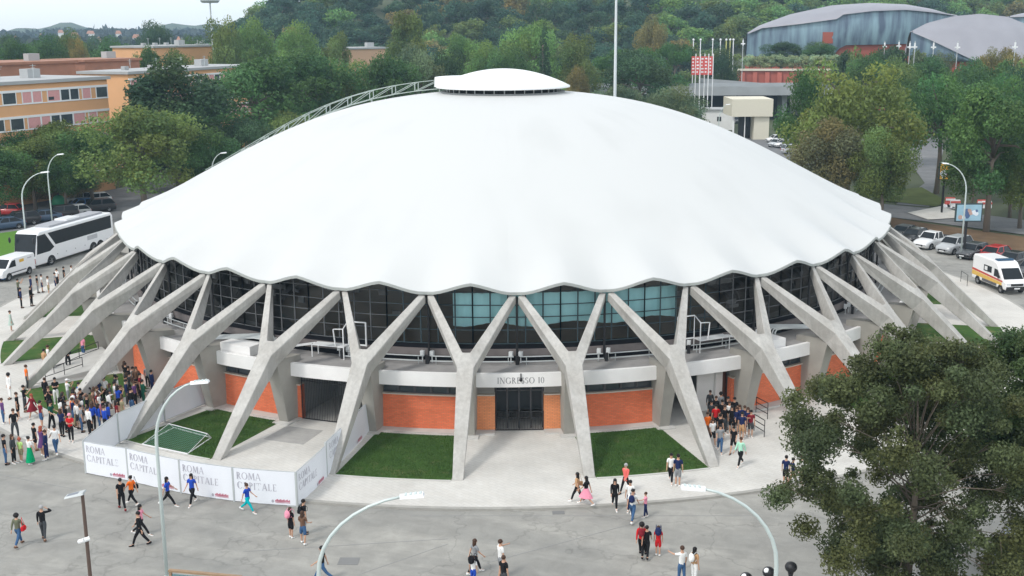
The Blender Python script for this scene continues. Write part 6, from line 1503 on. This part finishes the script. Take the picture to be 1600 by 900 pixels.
P_(782, 846, 'reach', 60, 'white', 'short', 'grey', 'shorts', 'short brown', 'black', 1.80, lab='person in white tee at the bottom centre, behind one in black')
P_(787, 871, 'stand', 40, 'black', 'short', 'dark grey', 'trousers', 'short brown', 'black', 1.72, lab='person in black tee cut by the bottom edge at the centre')
p = P_(902, 739, 'walk', 300, 'tan', 'short', 'black', 'trousers', 'long black', 'white', 1.64, lab='person with long black hair and tan bag left of the right trestle foot'); bag(p, 'handbag', 'tan', 'tan handbag swinging beside the long haired person near the trestle foot', 'walk')
P_(916, 744, 'stride', 300, 'black', 'short', 'pink', 'skirt', 'long black', 'white', 1.62, lab='person in black top and pink skirt at the foot of a trestle')
P_(961, 749, 'walk', 180, 'black', 'coat', 'black', 'trousers', 'long black', 'white', 1.64, lab='person in long black clothes and white shoes on the pavement edge')
P_(978, 724, 'stride', 220, 'coral', 'coat', 'black', 'trousers', 'short grey', 'black', 1.66, lab='person in coral tunic walking on the pavement by the right lawn')
P_(985, 753, 'stand', 200, 'white', 'short', 'navy', 'trousers', 'short black', 'white', 1.70, lab='person in white tee behind the one with the navy backpack')
p = P_(989, 765, 'walk', 20, 'white', 'short', 'jeans', 'trousers', 'cap black', 'white', 1.76, lab='person in white tee, cap and jeans stepping off the kerb'); bag(p, 'backpack', 'navy', 'navy backpack on the person in the cap stepping off the kerb', 'walk')
P_(1009, 771, 'reach', 270, 'pink', 'short', 'navy', 'trousers', 'short brown', 'white', 1.32, lab='child in pink top and navy trousers on the road by the kerb')
P_(1049, 709, 'walk', 190, 'white', 'short', 'black', 'trousers', 'short black', 'white', 1.68, lab='person in white top at the front edge of the right lawn')
P_(1060, 712, 'stand', 10, 'navy', 'short', 'grey', 'shorts', 'short black', 'white', 1.78, lab='person in navy tee and grey shorts at the edge of the right lawn')
p = P_(1003, 817, 'walk', 10, 'red', 'long', 'black', 'trousers', 'curly black', 'black', 1.72, lab='person in red hooded top seen from behind on the road'); bag(p, 'backpack', 'maroon', 'patterned dark red backpack on the person in the red hooded top', 'walk')
P_(1011, 822, 'walk', 10, 'black', 'short', 'black', 'trousers', 'short black', 'black', 1.60, lab='person in black beside the one in the red hooded top')
p = P_(1029, 824, 'stand', 10, 'red', 'short', 'red', 'shorts', 'long brown', 'white', 1.45, lab='girl in red top and shorts, right of the red hooded person'); bag(p, 'backpack', 'navy', 'navy backpack on the girl in red shorts')
P_(1066, 856, 'reach', 340, 'white', 'short', 'jeans', 'trousers', 'short brown', 'white', 1.78, lab='person in white tee and jeans near the bottom right')
p = P_(1086, 858, 'stand', 50, 'tan', 'short', 'white', 'trousers', 'long black', 'white', 1.68, lab='long haired person in white trousers near the bottom right'); bag(p, 'backpack', 'white', 'white backpack on the person in white trousers')
P_(1229, 714, 'stand', 30, 'navy', 'short', 'black', 'shorts', 'short black', 'black', 1.65, lab='person in navy top left of the foreground tree crown')
P_(1240, 716, 'walk', 90, 'navy', 'short', 'tan', 'shorts', 'short black', 'black', 1.60, lab='person in navy and tan just behind the foreground leaves')
P_(1254, 713, 'stand', 90, 'white', 'short', 'khaki', 'shorts', 'short brown', 'white', 1.70, lab='person in white tee partly covered by the foreground leaves')
# ---- crowd on the left
WL = 'left entrance crowd'; GLc = 'crowd waiting at the left entrance'
for a in [(12, 585, 'stand', 180, 'white', 'long', 'white', 'trousers', 'curly black'), (36, 604, 'phone', 120, 'black', 'short', 'dark grey', 'trousers', 'short black'), (25, 615, 'stand', 90, 'black', 'short', 'black', 'shorts', 'short brown'),
          (20, 641, 'wide', 160, 'black', 'short', 'dark grey', 'trousers', 'short brown'), (48, 616, 'walk', 200, 'maroon', 'coat', 'maroon', 'dress', 'long red'), (69, 592, 'stand', 60, 'black', 'long', 'black', 'trousers', 'short brown'),
          (85, 592, 'crossed', 170, 'black', 'short', 'white', 'trousers', 'short black'), (75, 606, 'phone', 150, 'black', 'short', 'black', 'trousers', 'short brown'), (62, 628, 'stand', 40, 'maroon', 'short', 'jeans', 'shorts', 'short black'),
          (78, 629, 'wide', 60, 'dark green', 'short', 'black', 'trousers', 'short black'), (104, 594, 'phone', 80, 'white', 'short', 'grey', 'trousers', 'cap white'), (114, 621, 'stand', 30, 'orange', 'long', 'jeans', 'trousers', 'curly white'),
          (108, 648, 'crossed', 200, 'red', 'short', 'black', 'trousers', 'cap pink'), (52, 663, 'stand', 30, 'black', 'short', 'black', 'shorts', 'short black'), (63, 668, 'phone', 60, 'purple', 'short', 'purple', 'dress', 'long red'),
          (5, 681, 'stand', 30, 'black', 'short', 'jeans', 'trousers', 'short black'), (18, 681, 'stand', 60, 'dark grey', 'long', 'black', 'trousers', 'long brown'), (69, 674, 'stand', 300, 'navy', 'long', 'navy', 'trousers', 'short brown'),
          (84, 664, 'stride', 300, 'white', 'short', 'jeans', 'trousers', 'short black'), (2, 624, 'stand', 90, 'purple', 'long', 'jeans', 'trousers', 'short brown'), (101, 633, 'stand', 60, 'black', 'short', 'black', 'trousers', 'long black'),
          (96, 618, 'stand', 60, 'black', 'short', 'black', 'trousers', 'short black'), (115, 607, 'stand', 60, 'black', 'long', 'dark grey', 'trousers', 'long brown'), (125, 609, 'phone', 70, 'black', 'short', 'jeans', 'trousers', 'short black'),
          (133, 602, 'stand', 60, 'black', 'short', 'black', 'trousers', 'short black'), (144, 611, 'stand', 60, 'brown', 'short', 'dark grey', 'trousers', 'short brown'), (154, 615, 'stand', 70, 'white', 'short', 'pink', 'shorts', 'long brown'),
          (151, 606, 'phone', 60, 'white', 'short', 'grey', 'trousers', 'short brown'), (162, 590, 'stand', 40, 'white', 'short', 'black', 'trousers', 'short black'), (182, 589, 'stand', 60, 'white', 'short', 'black', 'trousers', 'short black'),
          (178, 598, 'wide', 50, 'white', 'short', 'khaki', 'shorts', 'short black'), (196, 589, 'stand', 60, 'white', 'long', 'grey', 'trousers', 'short black'), (200, 574, 'stand', 60, 'black', 'short', 'black', 'trousers', 'short black'),
          (212, 575, 'stand', 180, 'brown', 'long', 'black', 'trousers', 'long brown'), (229, 572, 'stand', 20, 'grey', 'long', 'black', 'trousers', 'short grey'), (236, 580, 'stand', 60, 'navy', 'long', 'navy', 'trousers', 'short black'),
          (243, 570, 'stand', 200, 'orange', 'short', 'brown', 'trousers', 'short brown'), (168, 612, 'reach', 60, 'white', 'long', 'grey', 'trousers', 'long black'), (196, 595, 'stand', 60, 'navy', 'long', 'dark grey', 'trousers', 'short black'),
          (209, 598, 'stand', 60, 'purple', 'short', 'black', 'trousers', 'short brown'), (222, 595, 'stand', 60, 'dark green', 'long', 'dark green', 'trousers', 'short black'), (143, 631, 'stand', 30, 'blue', 'long', 'black', 'trousers', 'long brown'),
          (153, 633, 'stand', 30, 'blue', 'long', 'jeans', 'trousers', 'long black'), (162, 636, 'stand', 40, 'blue', 'long', 'black', 'trousers', 'short brown'), (168, 630, 'stand', 40, 'blue', 'long', 'navy', 'trousers', 'long black'),
          (137, 637, 'stand', 20, 'white', 'long', 'black', 'trousers', 'short black'), (125, 635, 'stand', 30, 'grey', 'short', 'jeans', 'trousers', 'short black'), (181, 628, 'stand', 60, 'maroon', 'short', 'dark grey', 'trousers', 'long black'),
          (190, 622, 'stand', 60, 'khaki', 'short', 'khaki', 'shorts', 'short brown'), (145, 598, 'stand', 60, 'brown', 'short', 'jeans', 'trousers', 'short black'), (171, 601, 'stand', 60, 'dark grey', 'short', 'black', 'trousers', 'long brown'),
          (188, 604, 'stand', 60, 'black', 'short', 'grey', 'trousers', 'short brown'), (204, 608, 'stand', 60, 'black', 'long', 'jeans', 'trousers', 'short black'), (160, 624, 'stand', 60, 'black', 'short', 'black', 'trousers', 'curly black'),
          (135, 619, 'stand', 60, 'black', 'short', 'black', 'trousers', 'short brown'), (218, 585, 'stand', 60, 'maroon', 'short', 'black', 'trousers', 'short black'), (40, 572, 'stand', 60, 'orange', 'short', 'dark grey', 'trousers', 'short brown'),
          (74, 541, 'stand', 60, 'white', 'short', 'jeans', 'trousers', 'short brown'), (68, 547, 'stand', 60, 'tan', 'short', 'black', 'trousers', 'short black'), (128, 526, 'stand', 200, 'pink', 'short', 'jeans', 'trousers', 'short brown'), (104, 542, 'wide', 200, 'black', 'long', 'black', 'trousers', 'short black')]:
    where = WL if a[1] > 560 else 'by the left ramp'
    a = (*a[:3], a[3]+rng.uniform(-45, 45), *a[4:]); P_(*a, where=where, group=GLc, shoes=rng.choice(['black', 'white', 'white', 'brown']), h=rng.uniform(1.62, 1.82))
rc = random.Random(21)
for i in range(24):
    hx = rc.uniform(92, 216); hy = 640-(hx-92)*.42+rc.uniform(-34, 4)
    P_(hx, hy, rc.choice(['stand', 'wide', 'phone', 'crossed', 'stand']), 60+rc.uniform(-60, 60), rc.choice(['black', 'black', 'white', 'navy', 'maroon', 'grey', 'dark grey', 'olive', 'blue']), rc.choice(['short', 'long']), rc.choice(['black', 'jeans', 'dark grey', 'khaki']), rc.choice(['trousers', 'trousers', 'shorts']), rc.choice(['short black', 'short brown', 'long black', 'long brown']), where=WL, group=GLc, h=rc.uniform(1.58, 1.82))
P_(30, 686, 'stand', 20, 'lime', 'short', 'khaki', 'shorts', 'curly red', 'white', 1.42, lab='child in lime green tee with bright red hair, left crowd', group=GLc)
P_(44, 684, 'reach', 30, 'white', 'short', 'green', 'longskirt', 'bun black', 'white', 1.62, lab='person in white top and long emerald green skirt, left crowd', group=GLc)
# ---- crowd on the right
WR = 'right entrance crowd'; GRc = 'crowd at the right entrance'
for a in [(1102, 599, 'stand', 180, 'maroon', 'short', 'black', 'trousers', 'short brown'), (1127, 615, 'stand', 180, 'grey', 'long', 'black', 'trousers', 'curly black'), (1119, 621, 'stand', 200, 'black', 'long', 'black', 'trousers', 'short brown'),
          (1138, 622, 'stand', 180, 'black', 'short', 'black', 'trousers', 'short black'), (1148, 623, 'stand', 190, 'black', 'short', 'black', 'trousers', 'cap black'), (1119, 634, 'stand', 180, 'red', 'short', 'black', 'trousers', 'short black'),
          (1133, 635, 'stand', 160, 'black', 'short', 'dark grey', 'trousers', 'short brown'), (1144, 636, 'stand', 180, 'black', 'short', 'black', 'shorts', 'long black'), (1156, 635, 'stand', 180, 'navy', 'short', 'navy', 'trousers', 'long brown'),
          (1164, 636, 'crossed', 190, 'navy', 'short', 'black', 'shorts', 'short brown'), (1151, 638, 'stand', 170, 'navy', 'short', 'black', 'shorts', 'long brown'), (1169, 639, 'crossed', 200, 'navy', 'short', 'navy', 'shorts', 'long brown'),
          (1174, 643, 'stand', 200, 'maroon', 'short', 'dark grey', 'shorts', 'short black'), (1106, 646, 'stand', 150, 'orange', 'short', 'brown', 'trousers', 'short brown'), (1114, 655, 'walk', 180, 'white', 'short', 'black', 'shorts', 'long brown'),
          (1126, 649, 'stand', 60, 'black', 'short', 'black', 'trousers', 'short black'), (1126, 664, 'walk', 190, 'grey', 'short', 'jeans', 'trousers', 'short black'), (1147, 666, 'stride', 180, 'black', 'short', 'black', 'shorts', 'short black'),
          (1158, 684, 'walk', 190, 'mint', 'long', 'black', 'trousers', 'short brown'), (1140, 629, 'stand', 180, 'white', 'short', 'grey', 'trousers', 'short brown'), (1129, 627, 'stand', 180, 'black', 'long', 'black', 'trousers', 'short black'),
          (1112, 628, 'stand', 180, 'dark grey', 'short', 'black', 'trousers', 'short black'), (1160, 646, 'stand', 190, 'navy', 'short', 'tan', 'shorts', 'long black'), (1110, 612, 'stand', 180, 'dark grey', 'long', 'black', 'trousers', 'short brown')]:
    a = (*a[:3], a[3]+rng.uniform(-35, 35), *a[4:]); P_(*a, where=WR, group=GRc, shoes=rng.choice(['black', 'white', 'white']), h=rng.uniform(1.60, 1.80))
# ---- small group far left by the van
WV = 'below the white van'; GV = 'small group below the white van'
for a in [(27, 437, 'photo', 60, 'olive', 'short', 'black', 'trousers', 'short black'), (31, 451, 'stand', 60, 'navy', 'long', 'black', 'trousers', 'short black'), (47, 432, 'stand', 60, 'navy', 'long', 'navy', 'trousers', 'short brown'), (47, 449, 'stand', 90, 'black', 'long', 'black', 'trousers', 'short black'),
          (57, 431, 'stand', 60, 'black', 'short', 'grey', 'trousers', 'short black'), (64, 430, 'stand', 60, 'white', 'short', 'navy', 'shorts', 'short black'), (74, 433, 'stand', 60, 'white', 'short', 'khaki', 'shorts', 'short brown'),
          (85, 427, 'stand', 60, 'grey', 'short', 'navy', 'trousers', 'short black'), (88, 421, 'stand', 200, 'white', 'short', 'black', 'trousers', 'short black'), (99, 418, 'stand', 60, 'black', 'short', 'black', 'trousers', 'short black'), (111, 416, 'stand', 60, 'white', 'short', 'jeans', 'trousers', 'short brown')]:
    P_(*a, where=WV, group=GV, shoes='black', h=rng.uniform(1.65, 1.8))
P_(15, 487, 'stand', 60, 'pale green', 'coat', 'pale green', 'dress', 'short brown', 'white', 1.70, lab='lone person in pale green long clothes on the left pavement')
for i, (px, py, c_) in enumerate([(1183, 203, 'black'), (1190, 203, 'black'), (1196, 202, 'brown')]): P_(px, py-2, 'walk', [90, 270, 60][i], c_, 'long', 'black', 'trousers', 'short black', 'black', 1.7, lab=['dark clad person leftmost before the cream pavilion wall', 'dark clad person in the middle before the cream pavilion wall', 'brown clad person rightmost before the cream pavilion wall'][i])

# ---------------------------------------------------------------- air
m = MB(); m.box(-1500, 1300, -140, 2500, -7, 130); hz = m.build('haze', [], None); hz['kind'] = 'stuff'
hm_ = bpy.data.materials.new('haze'); hm_.use_nodes = True; hn = hm_.node_tree; hn.nodes.remove(hn.nodes['Principled BSDF'])
pv = hn.nodes.new('ShaderNodeVolumePrincipled'); pv.inputs['Color'].default_value = (.55, .78, 1.0, 1); pv.inputs['Density'].default_value = HAZE; pv.inputs['Anisotropy'].default_value = 0.0
hn.links.new(pv.outputs[0], hn.nodes['Material Output'].inputs['Volume']); hz.data.materials.append(hm_)

# ---------------------------------------------------------------- labels: make each single out its thing
bpy.context.view_layer.update()
ORD = ['first', 'second', 'third', 'fourth', 'fifth', 'sixth', 'seventh', 'eighth', 'ninth', 'tenth', 'eleventh', 'twelfth', 'thirteenth', 'fourteenth', 'fifteenth', 'sixteenth', 'seventeenth', 'eighteenth', 'nineteenth', 'twentieth']
bylab = {}
for o in sc.objects:
    if o.parent is None and 'label' in o: bylab.setdefault(o['label'], []).append(o)
for lb, os_ in bylab.items():
    if len(os_) > 1 and (len(os_) <= 12 or os_[0]['category'] == 'person'):
        os_.sort(key=lambda o: screen(o.location)[0])
        for i, o in enumerate(os_):
            words = (lb+', '+ORD[i]+' such from left').split()
            if len(words) <= 16: o['label'] = ' '.join(words)
            else: o['label'] = lb.split(',')[0]+', '+ORD[i]+' such from the left'
for o in sc.objects:
    if 'auto' in o: del o['auto']
